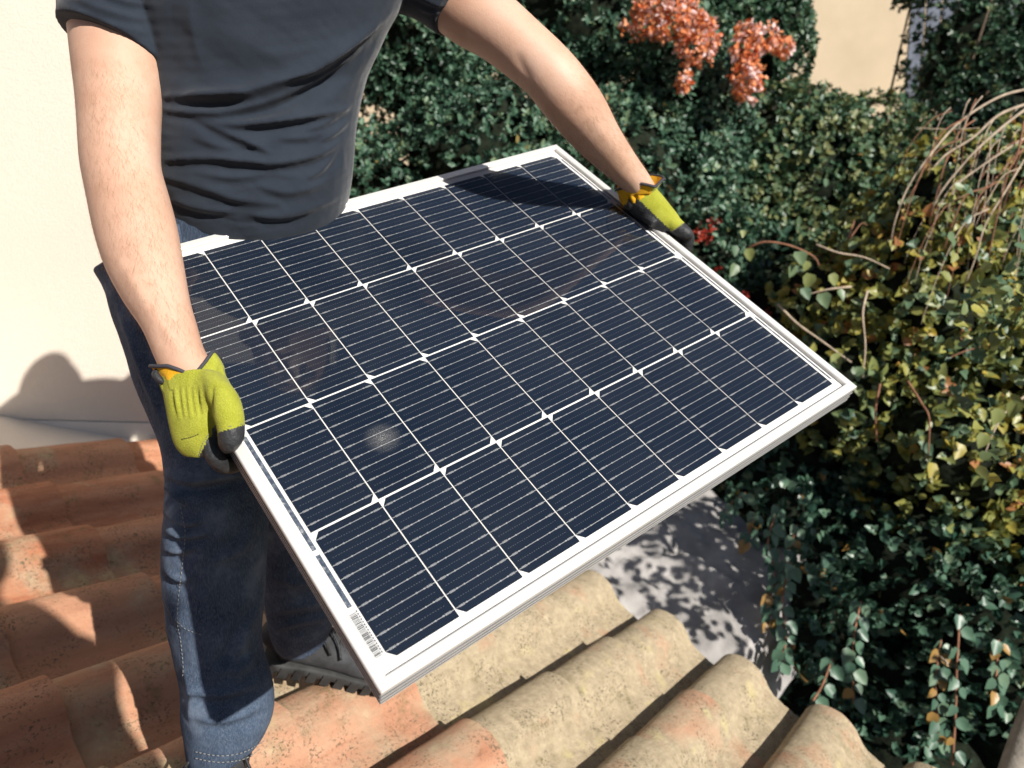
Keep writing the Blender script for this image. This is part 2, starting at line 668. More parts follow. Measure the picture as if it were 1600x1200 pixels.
# wall plane (vertical) behind the left part of the roof
wd = M @ np.array([.978, .035, .205])
wd[2] = 0
wd /= np.linalg.norm(wd)
wn_ = np.cross(wd, [0, 0, 1])
if wn_ @ (CAM - W(80, 690, 2.4)) < 0:
    wn_ = -wn_
WP = W(80, 672, 2.53)
for k in range(1, 12):                       # barrels across
    cc = 2.297 - k * PITCH + PITCH
    for q in range(0, 10):                    # courses up from the eave
        bb = EAVE - q * EXPO + random.uniform(-.008, .008)
        mid = RO + RB * (bb - .2) + RC * (cc - .1)
        if (mid - WP) @ wn_ < -.12 and (mid - WP) @ wd < 1.0:
            continue
        o = link('roof_tile', random.choice(TILES), roof)
        o.location = (bb, cc + random.uniform(-.003, .003), 0.0)
        o.rotation_euler = (random.gauss(0, .006), random.gauss(0, .004), random.gauss(0, .006))
        li = .02 + .16 * (bb / EAVE) + random.gauss(0, .075)
        if cc < 1.2:
            li += .17
        if .7 < cc < 1.25 and bb < 1.35:
            li -= .20
        if cc > 1.7:
            li -= .10
        o['lichen'] = li
        o['warm'] = float(np.clip((cc - .95) / .5, 0, 1) * random.uniform(.55, 1))

W_END = .72                                   # where the wall stops, hidden behind the person
wall_l = []
for nm, z0, z1, th, mat in (('wall', .235, 5.0, .0, 'stucco'), ('plinth', -3.3, .232, .004, 'plinth')):
    zb = WP[2]
    A = WP - wd * 4.0
    B = WP + wd * W_END
    v = []
    for Pn in (A, B):
        for off in (th, -.25):
            for zz in (z0, z1):
                w_ = Pn + wn_ * off
                v.append((w_[0], w_[1], zz))
    v, f = np.array(v), [[0, 1, 3, 2], [4, 6, 7, 5], [0, 4, 5, 1], [2, 3, 7, 6], [0, 2, 6, 4], [1, 5, 7, 3]]
    wall_l.append((nm, v, f, mat))
v, f = box_vf(-1.2, EAVE - .05, 2.24, 3.1, -.10, -.055)
link('flashing', mesh_of('flashing', v, f, 'stucco', False), roof)
# the height of the plinth joint follows the photograph's line at y = 657
zj = W(100, 657, PX(WP)[2])
ray = zj - CAM
tt_ = ((WP - CAM) @ wn_) / (ray @ wn_)
zjoint = (CAM + ray * tt_)[2]
for nm, v, f, mat in wall_l:
    v[:, 2] = np.where(v[:, 2] == .235, zjoint + .002, np.where(v[:, 2] == .232, zjoint - .002, v[:, 2]))
    part(nm, v, f, mat, house, False)

# ------------------------------------------------------------------ solar panel
U = .165
ASP = .5022
RP = np.array([[.7891739, -.59433862, .15481008], [-.35951861, -.65140923, -.66814099], [.49794671, .47162233, -.72775096]])
TP = np.array([-.11691859, -.49733067, 6.45364514]) * U
MP = M @ RP
LP = M @ TP + CAM
panel = link('solar_panel', None)
panel.matrix_world = Matrix.Translation(LP.tolist()) @ Matrix(MP.tolist()).to_4x4()
tag(panel, 'white framed solar panel of dark blue cells held in both hands', 'solar panel')


def PW(x, y, z):
    return MP @ np.array([x, y, z]) + LP


def plocal(name, v, f, mat, parent=None, smooth=False, midx=None):
    return link(name, mesh_of(name, v, f, mat, smooth, midx), parent or panel)


HX, HY, TH = 2.405 * U, 2.14 * U, .0275
# frame rail profile: (outward offset, z, material of the face that follows)
prof = [(-.0125, .0022, 0), (-.011, .0034, 0), (-.0012, .0034, 0), (0, .0022, 0), (0, -.0042, 1), (-.003, -.0046, 1), (-.003, -.0098, 1),
        (0, -.0102, 0), (0, -.0128, 1), (-.003, -.0132, 1), (-.003, -.0182, 1), (0, -.0186, 0), (0, -.0210, 1), (-.003, -.0214, 1), (-.003, -.0252, 1), (0, -.0256, 0),
        (0, -TH, 0), (-.026, -TH, 0), (-.026, -TH + .0018, 0), (-.0050, -TH + .0018, 0), (-.0050, -.003, 0), (-.0125, -.003, 0)]
corners = [(-HX, -HY), (HX, -HY), (HX, HY), (-HX, HY)]
for k in range(4):
    a, b = corners[k], corners[(k + 1) % 4]
    v = []
    for (cx, cy), e in ((a, .00015), (b, -.00015)):
        for o_, z, m_ in prof:
            dx = (b[0] - a[0]) / (abs(b[0] - a[0]) + abs(b[1] - a[1]))
            dy = (b[1] - a[1]) / (abs(b[0] - a[0]) + abs(b[1] - a[1]))
            v.append((cx + math.copysign(o_, -cx) * (-1) + dx * e if 0 else cx + math.copysign(1, cx) * o_ + dx * e,
                      cy + math.copysign(1, cy) * o_ + dy * e, z))
    n = len(prof)
    f = [[i, (i + 1) % n, n + (i + 1) % n, n + i] for i in range(n)] + [list(range(n))[::-1], list(range(n, 2 * n))]
    plocal('frame_rail', v, f, ['alu', 'alu_dark'], midx=[p[2] for p in prof] + [0, 0])
v, f = box_vf(-HX + .004, HX - .004, -HY + .004, HY - .004, -.0045, -.0026)
plocal('backsheet', v, f, 'back')
CW, CH = ASP * U, U
GAPX, GAPY = .0016, .0026


def chamfer_cell(side):
    x, y = CW / 2 - GAPX / 2, CH / 2 - GAPY / 2
    k = .0075
    if side < 0:
        p = [(-x + k, -y), (x, -y), (x, y), (-x + k, y), (-x, y - k * 1.15), (-x, -y + k * 1.15)]
    else:
        p = [(-x, -y), (x - k, -y), (x, -y + k * 1.15), (x, y - k * 1.15), (x - k, y), (-x, y)]
    n = len(p)
    v = [(a, b, 0.) for a, b in p] + [(a, b, .0004) for a, b in p]
    f = [list(range(n))[::-1], list(range(n, 2 * n))] + [[i, (i + 1) % n, n + (i + 1) % n, n + i] for i in range(n)]
    return mesh_of('solar_cell', v, f, 'cell', False)


def ribbons():
    parts, mi = [], []
    y = CH / 2 - GAPY / 2
    nb = 9
    for i in range(nb):
        yy = -y + (i + .5) * 2 * y / nb
        z = .00075
        x1 = CW / 2

        def quad(xa, xb, ya, yb, m_, zz=z):
            parts.append((np.array([(xa, ya, zz), (xb, ya, zz), (xb, yb, zz), (xa, yb, zz)]), [[0, 1, 2, 3]]))
            mi.append(m_)
        quad(-x1 + .001, x1 - .001, yy - .00038, yy + .00038, 0)
        for s in (-1, 1):     # forked contact tabs near the cell edges
            quad(s * (x1 - .0085) - .0035, s * (x1 - .0085) + .0035, yy - .0011, yy - .0007, 0, z + .0001)
            quad(s * (x1 - .0085) - .0035, s * (x1 - .0085) + .0035, yy + .0007, yy + .0011, 0, z + .0001)
            quad(s * (x1 - .0145) - .0011, s * (x1 - .0145) + .0011, yy - .0008, yy + .0008, 0, z + .0002)
        for q in range(3):
            xc = (q - 1) * x1 * .42
            quad(xc - .0008, xc + .0008, yy - .0008, yy + .0008, 0, z + .0002)
        if i < nb - 1:        # dashed print between ribbons
            yd = yy + y / nb
            for q in range(22):
                xa = -x1 + .006 + q * (2 * x1 - .012) / 22
                quad(xa, xa + .0016, yd - .00022, yd + .00022, 1)
    v, f = merge(parts)
    return mesh_of('contact_ribbon', v, f, ['ribbon', 'dash'], False, mi)


CELL = {s: chamfer_cell(s) for s in (-1, 1)}
RIB = ribbons()
for j in range(4):
    for i in range(9):
        side = -1 if j % 2 == 0 else 1
        o = link('solar_cell', CELL[side], panel)
        o.location = ((i - 4) * CW, (j - 1.5) * CH, -.0023)
        r_ = link('contact_ribbon', RIB, o)
        r_['kind'] = 'stuff'
# bus ribbons and barcode on the margins
for sgn, segs in ((-1, ((-1.12, -.06), (-2 + .42, -1.16))), (1, ((-1.95, -1.04), (-.96, -.05), (.05, .95), (1.05, 1.9)))):
    for y0, y1 in segs:
        xc = sgn * (2.2599 * U + .0055)
        w_ = .0024 if sgn < 0 else .0012
        v, f = box_vf(xc - w_, xc + w_, y0 * U, y1 * U, -.0022, -.0018)
        plocal('bus_ribbon', v, f, 'bus')
for y0, y1 in ((.04, .95), (1.05, 1.95)):
    xc = -(2.2599 * U + .0055)
    v, f = box_vf(xc - .0024, xc + .0024, y0 * U, y1 * U, -.0022, -.0018)
    plocal('bus_ribbon', v, f, 'bus')
xc = -(2.2599 * U + .0058)
v, f = box_vf(xc - .0052, xc + .0048, -1.95 * U, -1.60 * U, -.0021, -.0015)
lab = plocal('barcode_label', v, f, 'label')
lab['label'] = 'small grey paper label printed with a barcode'
rb = random.Random(3)
y = -1.94 * U
bars = []
while y < -1.62 * U:
    w_ = rb.choice((.0004, .0006, .0011))
    bars.append(box_vf(xc - .0046, xc + .0022, y, y + w_, -.0014, -.0012))
    y += w_ + rb.choice((.0005, .0008, .0012))
for q in range(16):
    y = (-1.93 + q * .02) * U
    bars.append(box_vf(xc + .0030, xc + .0042, y, y + .0018, -.0014, -.0012))
v, f = merge(bars)
tag(plocal('barcode', v, f, 'ink', lab), kind='stuff')
v = [(-HX + .0121, -HY + .0121, .0016), (HX - .0121, -HY + .0121, .0016), (HX - .0121, HY - .0121, .0016), (-HX + .0121, HY - .0121, .0016)]
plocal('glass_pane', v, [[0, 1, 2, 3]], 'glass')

# ------------------------------------------------------------------ person
foot = RO + RB * .75 + RC * 1.05
person = empty('person', foot)
tag(person, 'person in dark t-shirt, blue jeans and lime work gloves carrying the solar panel', 'person')

ARM_R = [  # image-left arm: outline pairs
    (170, -95, 1.07, 262, -95, 1.07, .058), (122, -40, 1.065, 262, -30, 1.065, .060), (106, 20, 1.055, 258, 50, 1.055, .058), (111, 62, 1.045, 253, 100, 1.045, .056), (120, 140, 1.03, 250, 160, 1.03, .053), (127, 215, 1.005, 247, 215, 1.005, .050),
    (131, 265, .99, 248, 255, .99, .047), (142, 318, .975, 260, 300, .975, .048), (153, 372, .96, 273, 350, .96, .046), (169, 424, .945, 283, 405, .945, .042), (197, 477, .93, 293, 460, .93, .036),
    (226, 520, .915, 304, 500, .915, .030), (244, 562, .905, 318, 545, .905, .026), (262, 605, .895, 345, 590, .895, .025), (275, 640, .885, 345, 640, .885, .022)]
ARM_L = [  # image-right arm
    (560, -60, 1.14, 660, -150, 1.14, .055), (612, -15, 1.14, 720, -95, 1.14, .055), (660, 24, 1.135, 768, -36, 1.135, .054), (700, 56, 1.13, 803, 2, 1.13, .052), (745, 82, 1.125, 841, 37, 1.125, .047), (790, 116, 1.125, 879, 71, 1.125, .043),
    (823, 145, 1.13, 912, 107, 1.13, .043), (851, 181, 1.15, 941, 147, 1.15, .044), (887, 220, 1.19, 966, 196, 1.19, .041), (925, 253, 1.24, 992, 240, 1.24, .034), (960, 284, 1.28, 1014, 272, 1.28, .029), (985, 312, 1.31, 1030, 300, 1.31, .026), (1000, 330, 1.315, 1040, 318, 1.315, .02)]
TORSO = [(240, 345, 1.16, 543, 318, 1.25, .125), (236, 318, 1.15, 545, 298, 1.24, .132), (236, 262, 1.13, 551, 255, 1.22, .135), (233, 190, 1.11, 558, 190, 1.19, .128), (230, 120, 1.09, 575, 115, 1.17, .122), (226, 60, 1.07, 601, 60, 1.15, .120),
         (214, 0, 1.05, 632, 0, 1.135, .118), (205, -80, 1.035, 650, -70, 1.11, .105), (262, -150, 1.035, 590, -142, 1.09, .08)]
HEADC = W(378, -254, .94)
hx = M @ np.array([.93, .05, .36])
hx /= np.linalg.norm(hx)
hz = np.array([0, 0, 1.]) * .97 + .2 * np.cross(hx, [0, 0, 1])
hz -= (hz @ hx) * hx
hz /= np.linalg.norm(hz)
hf = np.cross(hx, hz)
if hf @ (CAM - HEADC) < 0:
    hf = -hf


def HP(x, f_, z):
    return HEADC + hx * x + hf * f_ + hz * z


def head_shape():
    rows = []
    for z, w_, fr, bk in ((-.135, .030, .050, -.000), (-.115, .052, .080, -.035), (-.085, .063, .090, -.065), (-.045, .070, .092, -.085), (0, .075, .094, -.097), (.04, .077, .094, -.101), (.075, .072, .083, -.095), (.10, .058, .062, -.078), (.118, .034, .034, -.046), (.123, .010, .010, -.02)):
        c = (fr + bk) / 2
        rows.append((HP(-w_, c, z), HP(w_, c, z), (fr - bk) / 2))
    return loft(rows, 28, 4)


neck_c = W(408, -165, 1.05)
neck = tube([neck_c - hz * .06, neck_c + (HEADC - neck_c) * .5, HP(0, -.02, -.07)], [.068, .060, .057], 20, 5)
nose = tube([HP(0, .088, .02), HP(0, .106, -.020), HP(0, .112, -.038), HP(0, .090, -.048)], [.008, .011, .014, .008], 10, 4)
brow = tube([HP(-.05, .082, .026), HP(0, .094, .030), HP(.05, .082, .026)], [.009, .010, .009], 8, 4)
chin = tube([HP(-.02, .078, -.112), HP(0, .088, -.114), HP(.02, .078, -.112)], [.013, .016, .013], 8, 4)
ears = [tube([HP(s * .074, -.012, .022), HP(s * .088, -.022, .012), HP(s * .086, -.020, -.020), HP(s * .074, -.008, -.036)], [.007, .010, .009, .006], 8, 4) for s in (-1, 1)]


def shrink(rows, k):
    out = []
    for r in rows:
        c = ((r[0] + r[3]) / 2, (r[1] + r[4]) / 2, (r[2] + r[5]) / 2)
        out.append((c[0] + (r[0] - c[0]) * k, c[1] + (r[1] - c[1]) * k, c[2] + (r[2] - c[2]) * k, c[0] + (r[3] - c[0]) * k, c[1] + (r[4] - c[1]) * k, c[2] + (r[5] - c[2]) * k, r[6] * k))
    return out


LEG_R = [(205, 372, 1.19, 400, 372, 1.22, .105), (157, 425, 1.22, 400, 440, 1.22, .105), (178, 480, 1.205, 390, 500, 1.20, .100), (222, 610, 1.18, 400, 620, 1.17, .092), (262, 715, 1.15, 414, 725, 1.15, .086), (264, 775, 1.15, 417, 790, 1.15, .083),
         (259, 850, 1.16, 415, 850, 1.16, .080), (262, 950, 1.18, 412, 925, 1.18, .077), (282, 1050, 1.20, 407, 1010, 1.20, .074), (288, 1110, 1.215, 423, 1075, 1.21, .076), (293, 1150, 1.222, 425, 1118, 1.22, .078), (300, 1180, 1.23, 411, 1153, 1.225, .073)]
LEG_L = [(350, 372, 1.27, 545, 355, 1.30, .10), (355, 440, 1.28, 545, 425, 1.32, .105), (372, 600, 1.31, 540, 600, 1.34, .092), (388, 730, 1.34, 545, 730, 1.36, .086), (402, 850, 1.40, 545, 845, 1.41, .080), (412, 925, 1.45, 540, 915, 1.46, .074), (420, 975, 1.49, 525, 960, 1.50, .070), (428, 1000, 1.51, 515, 985, 1.52, .066)]
PELVIS = [(238, 312, 1.16, 528, 296, 1.25, .115), (215, 360, 1.175, 530, 340, 1.265, .118), (190, 410, 1.20, 545, 390, 1.28, .120), (185, 455, 1.22, 540, 435, 1.30, .11)]

body_parts = [loft(pxsec(ARM_R), 32, 5), loft(pxsec(ARM_L), 32, 5), loft(pxsec(shrink(TORSO, .80)), 32, 4), loft(pxsec(shrink(PELVIS, .9)), 32, 4),
              loft(pxsec(shrink(LEG_R, .78)), 24, 4), loft(pxsec(shrink(LEG_L, .78)), 24, 4), head_shape(), neck, nose, brow, chin] + ears
v, f, nn = union(body_parts, .0042, 6, .5)
q = PX(v)[:, :2]
face = np.clip(-(nn @ (M @ np.array([0, 0, 1.]))), 0, 1)
dsp = np.zeros(len(v))
dsp += fold(q, [(806, 80), (813, 100), (832, 128)], -.003, 9)                    # elbow crease, far arm
dsp += fold(q, [(214, 205), (212, 222), (220, 245)], -.0035, 8)                  # crook of the near elbow
dsp += fold(q, [(180, 180), (230, 186), (246, 192)], -.0012, 3)
dsp += fold(q, [(225, 215), (240, 260), (262, 330)], .003, 14)
dsp += fold(q, [(265, 470), (280, 520), (290, 550)], .002, 6)
dsp += fold(q, [(236, 470), (262, 520), (285, 560)], .0022, 5) + fold(q, [(180, 400), (215, 450), (250, 520)], .003, 12) + fold(q, [(915, 175), (950, 220), (985, 262)], .003, 10) + fold(q, [(870, 185), (910, 225), (950, 262)], -.003, 8)
v = v + nn * (dsp * face)[:, None]
body = part('body', v, f, 'skin', person)
BODY_V, BODY_N = v, nn

# eyes, mouth, hair (out of the picture, seen in the cast shadow)
for s in (-1, 1):
    vv, ff = tube([HP(s * .032 - .011, .088, .004), HP(s * .032, .093, .004), HP(s * .032 + .011, .088, .004)], [.003, .007, .003], 10, 4)
    part('eye', vv, ff, 'eye', person)
vv, ff = tube([HP(-.024, .083, -.078), HP(0, .094, -.076), HP(.024, .083, -.078)], [.002, .006, .002], 8, 4)
part('mouth', vv, ff, 'lip', person)
rows = []
for z, w_, fr, bk in ((-.06, .072, -.02, -.092), (0, .081, -.015, -.106), (.045, .083, .030, -.110), (.085, .078, .088, -.104), (.115, .062, .068, -.084), (.135, .036, .036, -.05), (.14, .01, .01, -.02)):
    rows.append((HP(-w_, (fr + bk) / 2, z), HP(w_, (fr + bk) / 2, z), (fr - bk) / 2))
vv, ff = loft(rows, 28, 5)
vv = vv + (sines(vv, 220, 4) * .003)[:, None] * hz
part('hair', vv, ff, 'hair', person)

# t-shirt
SLEEVE_R = [(190, -130, 1.06, 300, -120, 1.06, .07), (118, -70, 1.06, 275, -50, 1.06, .075), (101, -10, 1.055, 265, 30, 1.055, .074), (97, 46, 1.045, 256, 103, 1.045, .070)]
SLEEVE_L = [(500, -40, 1.13, 600, -160, 1.13, .07), (560, 0, 1.13, 665, -140, 1.13, .075), (632, 16, 1.13, 735, -90, 1.13, .073), (678, 44, 1.125, 790, -42, 1.125, .068)]
SH_T = [(240, 304, 1.165, 541, 322, 1.255, .132)] + [(236, 292, 1.15, 545, 298, 1.24, .132)] + TORSO[2:]
v, f, nn = union([loft(pxsec(SH_T), 40, 5, power=2.2), loft(pxsec(SLEEVE_R), 36, 5), loft(pxsec(SLEEVE_L), 36, 5)], .0031, 6, .5)
q = PX(v)[:, :2]
face = np.clip(-(nn @ (M @ np.array([-.05, .0, 1.]))) * 1.6, 0, 1)
d = np.zeros(len(v))
FOLDS = [([(290, 148), (371, 145), (424, 132), (487, 106), (560, 60), (618, 14)], .012, 17, .75), ([(251, 151), (319, 150), (400, 146)], .005, 10, .8),
         ([(251, 170), (311, 175), (360, 171), (431, 154), (520, 112), (575, 72)], .008, 11, .85), ([(300, 186), (367, 193), (450, 186), (549, 170)], .007, 10, .8),
         ([(312, 190), (349, 205), (386, 220), (425, 240)], .0055, 9, .8), ([(251, 252), (319, 246), (382, 250), (431, 254), (505, 238), (545, 205)], .006, 11, .8),
         ([(478, 280), (505, 262), (532, 230)], .004, 7, .8), ([(498, 223), (521, 210), (545, 190)], .004, 6, .8), ([(465, 206), (515, 190), (552, 160)], .004, 7, .8),
         ([(253, 274), (319, 293), (375, 312), (440, 318)], .004, 10, .7), ([(370, 333), (450, 336), (530, 308)], .004, 10, .7), ([(268, 312), (310, 324), (370, 333)], .004, 9, .7),
         ([(330, 40), (400, 78), (460, 84), (530, 56)], .004, 30, .3), ([(296, -10), (300, 40), (312, 100)], .003, 12, .4), ([(560, 185), (575, 120), (610, 60), (640, 20)], .004, 10, .5),
         ([(300, 214), (350, 228), (400, 229)], .003, 9, .7), ([(430, 215), (480, 214), (530, 200)], .003, 8, .7),
         ([(300, 268), (360, 276), (420, 272), (470, 276)], .003, 8, .7), ([(400, 290), (450, 300), (510, 288)], .003, 9, .7), ([(545, 285), (535, 240), (552, 205)], .003, 8, .6),
         ([(112, -5), (170, 20), (228, 32)], .0035, 8, .7), ([(150, -14), (190, 2), (232, 8)], .0035, 7, .7), ([(115, 15), (170, 36), (230, 54)], .002, 7, .6),
         ([(645, -6), (700, 8), (748, -22)], .004, 7, .6), ([(655, 14), (690, 20), (730, 5)], .003, 6, .6)]
for i_, (ln, a_, w_, s_) in enumerate(FOLDS):
    d += fold(q, ln, a_ * (1.55 if i_ < 6 else 1.3), w_ * .85, s_)
d += fold(q, [(268, -20), (268, 60), (270, 130)], -.003, 12)
d += fold(q, [(100, 28), (180, 50), (258, 80)], -.0013, 2.2) + fold(q, [(100, 34), (180, 56), (258, 86)], -.0012, 1.8)
d += fold(q, [(690, 30), (722, 22), (748, -8)], -.0012, 2)
d += fold(q, [(262, 318), (330, 340), (400, 350), (470, 342), (530, 312)], -.0016, 2.5)
d += sines(v, 45, 21) * .0018 + sines(v * [1, 1, 2.2], 110, 22) * .0008 + sines(v * [.6, .6, 1.6], 260, 23) * .00022
v = v + nn * (d * (.15 + .85 * face))[:, None]
cv, fn_ = np.array([v[q_].mean(0) for q_ in f]), np.array([nn[q_].mean(0) for q_ in f])
cut = np.zeros(len(f), bool)
for top_, bot_ in ((SH_T[3], SH_T[0]),):
    c1, c2 = [(W(*r_[:3]) + W(*r_[3:6])) / 2 for r_ in (top_, bot_)]
    ax = (c2 - c1) / np.linalg.norm(c2 - c1)
    rad = np.linalg.norm(W(*bot_[:3]) - W(*bot_[3:6])) * .62
    cut |= (fn_ @ ax > .40) & ((cv - c2) @ ax > -.03) & (np.linalg.norm(cv - c2, axis=1) < rad)
f = [q_ for q_, k_ in zip(f, cut) if not k_]
tshirt = part('t_shirt', v, f, 'shirt', person)
sol = tshirt.modifiers.new('cloth', 'SOLIDIFY')
sol.thickness = .0018
sol.offset = -1

# jeans
v, f, nn = union([loft(pxsec(PELVIS), 40, 5, power=2.2), loft(pxsec(LEG_R), 36, 6), loft(pxsec(LEG_L), 36, 5)], .004, 6, .5)
q3 = PX(v)
q = q3[:, :2]
face = np.clip(-(nn @ (M @ np.array([-.05, .0, 1.]))) * 1.5, 0, 1)
near = (q3[:, 2] < 1.30)
d = np.zeros(len(v))
for ln, a, w_, s in (([(258, 742), (300, 752), (380, 742), (420, 750)], .010, 9, .9), ([(256, 762), (270, 766), (290, 788)], .010, 8, .9), ([(255, 800), (290, 818), (320, 812)], .006, 6, .9),
                     ([(255, 828), (285, 838), (330, 832)], .006, 6, .8), ([(255, 858), (280, 862), (310, 852)], .005, 6, .8), ([(258, 890), (280, 905), (300, 900)], .005, 7, .8),
                     ([(258, 935), (272, 955), (285, 985)], .005, 7, .7), ([(395, 800), (380, 850), (330, 880)], .005, 10, .6), ([(412, 940), (385, 985), (365, 1035), (378, 1075)], .006, 8, .6),
                     ([(400, 1020), (380, 1040), (330, 1050)], .007, 9, .7), ([(290, 1075), (340, 1085), (420, 1062)], .006, 9, .7), ([(180, 470), (215, 560), (252, 660)], .004, 7, .4),
                     ([(300, 1120), (350, 1126), (420, 1100)], .004, 8, .7), ([(285, 1040), (300, 1080), (296, 1130)], .006, 9, .6)):
    d += fold(q, ln, a * 1.5, w_, s) * near
for ln, a, w_, s in (([(420, 960), (455, 950), (520, 940)], .007, 9, .7), ([(420, 900), (470, 910), (530, 890)], .006, 10, .6), ([(425, 985), (460, 975), (520, 962)], .006, 7, .7)):
    d += fold(q, ln, a, w_, s) * (~near)
d += sines(v, 50, 31) * .0016 + sines(v, 140, 32) * .0005
v = v + nn * (d * (.15 + .85 * face))[:, None]
jeans = part('jeans', v, f, 'denim', person)
JV, JN = v, nn


class Surf:
    """front-most point of a mesh at a photo pixel"""

    def __init__(s, v, nn, keep=None):
        s.q = PX(v)
        s.v = v
        s.n = nn
        ok = (nn @ (M @ np.array([0, 0, 1.]))) < .15
        if keep is not None:
            ok &= keep(s.q)
        s.i = np.where(ok)[0]

    def at(s, x, y, lift=.0015):
        dd = np.hypot(s.q[s.i, 0] - x, s.q[s.i, 1] - y)
        c = s.i[np.argsort(dd)[:14]]
        c = c[np.argsort(s.q[c, 2])[:5]]
        z = s.q[c, 2].mean()
        return W(x, y, z) + s.n[c].mean(0) * lift


SJ = Surf(JV, JN, lambda q: q[:, 2] < 1.30)


def stitches(pts, surf, name, mat, parent, r=.0006, dash=.0040, gap=.0030, lift=.0012):
    line = crom(np.asarray(pts, float), 14)
    P3 = np.array([surf.at(x, y, lift) for x, y in line])
    k = np.ones(5) / 5
    if len(P3) > 8:
        P3[2:-2] = np.stack([np.convolve(P3[:, i], k, 'valid') for i in range(3)], -1)
    L = np.r_[0, np.cumsum(np.linalg.norm(np.diff(P3, axis=0), axis=1))]
    parts = []
    s = 0
    while s + dash < L[-1]:
        a, m_, b = [np.array([np.interp(t_, L, P3[:, i]) for i in range(3)]) for t_ in (s, s + dash / 2, s + dash)]
        parts.append(tube([a, m_, b], [r, r, r], 5, 1))
        s += dash + gap
    v, f = merge(parts)
    return part(name, v, f, mat, parent)


stitches([(283, 792), (290, 830), (287, 870), (283, 905), (279, 940), (278, 972), (283, 1000), (287, 1040), (286, 1060)], SJ, 'seam_stitching', 'thread', jeans)['kind'] = 'stuff'
stitches([(279, 972), (292, 983), (318, 992)], SJ, 'seam_stitching', 'thread', jeans, dash=.003, gap=.003)['kind'] = 'stuff'
stitches([(306, 1174), (330, 1179), (353, 1180), (382, 1174), (412, 1157)], SJ, 'hem_stitching', 'thread', jeans, .0008)['kind'] = 'stuff'
stitches([(306, 1184), (330, 1189), (353, 1190), (384, 1184), (410, 1166)], SJ, 'hem_stitching', 'thread', jeans, .0008)['kind'] = 'stuff'
stitches([(206, 560), (226, 620), (246, 680)], SJ, 'seam_stitching', 'thread', jeans, .0006)['kind'] = 'stuff'


# gloves ------------------------------------------------------------
def glove_faces(v, f, fn):
    cen = np.array([v[q_].mean(0) for q_ in f])
    return fn(cen)


def ring_points(L, R, b, n=40, wob=0, seed=1, tilt=0):
    """closed loop around a wrist section"""
    L, R = np.asarray(L), np.asarray(R)
    c, a = (L + R) / 2, (R - L) / 2
    return c, a


def cuff(parent, rows, rim_px, orange):
    """flared open cuff: outer shell, lining, piping round its edge; rim_px: the front edge as photo pixels"""
    n = 64
    B = crom(np.array([np.r_[s_[0], s_[1], s_[2]] for s_ in pxsec(rows)]), 6)
    L, R, b = B[:, :3], B[:, 3:6], B[:, 6]
    c, a = (L + R) / 2, (R - L) / 2
    t_ = np.gradient(c, axis=0)
    e = np.cross(t_, a)
    e /= np.linalg.norm(e, axis=1)[:, None]
    th = np.linspace(0, 2 * math.pi, n, endpoint=False)
    Ro = c[:, None] + a[:, None] * np.cos(th)[None, :, None] + e[:, None] * b[:, None, None] * np.sin(th)[None, :, None]
    k = np.linspace(0, 1, len(c))
    gather = (np.sin(th * 13) * .0018 + np.sin(th * 19 + 1) * .0012)[None, :] * np.exp(-((k - .25) / .25) ** 2)[:, None]
    Ro += (Ro - c[:, None]) / np.linalg.norm(Ro - c[:, None], axis=2)[..., None] * gather[..., None]
    rp = np.array(rim_px, float)
    qr = PX(Ro[-1])
    zc = PX(c[-1])[2]
    dn = M @ np.array([0, 1., 0])
    dy = np.interp(qr[:, 0], rp[:, 0], rp[:, 1]) - qr[:, 1]
    fr_ = np.clip((zc - qr[:, 2]) / .012 + .35, 0, 1)
    for i in range(len(k)):
        Ro[i] += dn * (dy * fr_ * k[i] ** 1.3 * zc / F)[:, None]
    cen = Ro.mean(1, keepdims=True)
    Ri = Ro - (Ro - cen) / np.linalg.norm(Ro - cen, axis=2)[..., None] * .0022
    v, f = rings(Ro, n, cap=False)
    cq = PX(np.array([v[q_].mean(0) for q_ in f]))
    part('cuff', v, f, ['lime', 'orange'], parent, True, orange(cq).astype(int))
    v, f = rings(Ri, n, cap=False)
    part('cuff_lining', v, [q_[::-1] for q_ in f], 'orange', parent)
    rim = Ro[-1]
    rim = np.concatenate([rim, rim[:2]])
    v, f = tube(rim, [.0024] * len(rim), 8, 2)
    part('cuff_piping', v, f, 'piping', parent)


def finger(pts, rad):
    return tube(pts, rad, 14, 5)


# image-left glove (grips the left edge of the panel: thumb above, fingers below)
palm = loft(pxsec([(256, 596, .895, 345, 580, .885, .030), (262, 615, .893, 355, 602, .878, .030), (268, 640, .890, 350, 632, .872, .028), (274, 665, .888, 346, 660, .868, .026), (281, 692, .886, 340, 690, .872, .023), (292, 708, .886, 334, 712, .876, .016)]), 28, 5, power=2.4)
thumb = loft(pxsec([(306, 592, .876, 352, 592, .872, .016), (314, 606, .868, 362, 602, .862, .019), (324, 622, .858, 371, 616, .851, .019), (334, 646, .850, 377, 640, .842, .017), (342, 672, .845, 380, 665, .840, .0155), (343, 692, .845, 379.5, 688, .841, .014), (350, 706, .849, 370, 704, .846, .008)]), 24, 6)
web = loft(pxsec([(290, 590, .884, 354, 588, .878, .020), (300, 612, .876, 362, 606, .868, .022), (312, 636, .872, 364, 630, .862, .018), (322, 654, .872, 356, 650, .862, .012)]), 24, 5)
fing = []
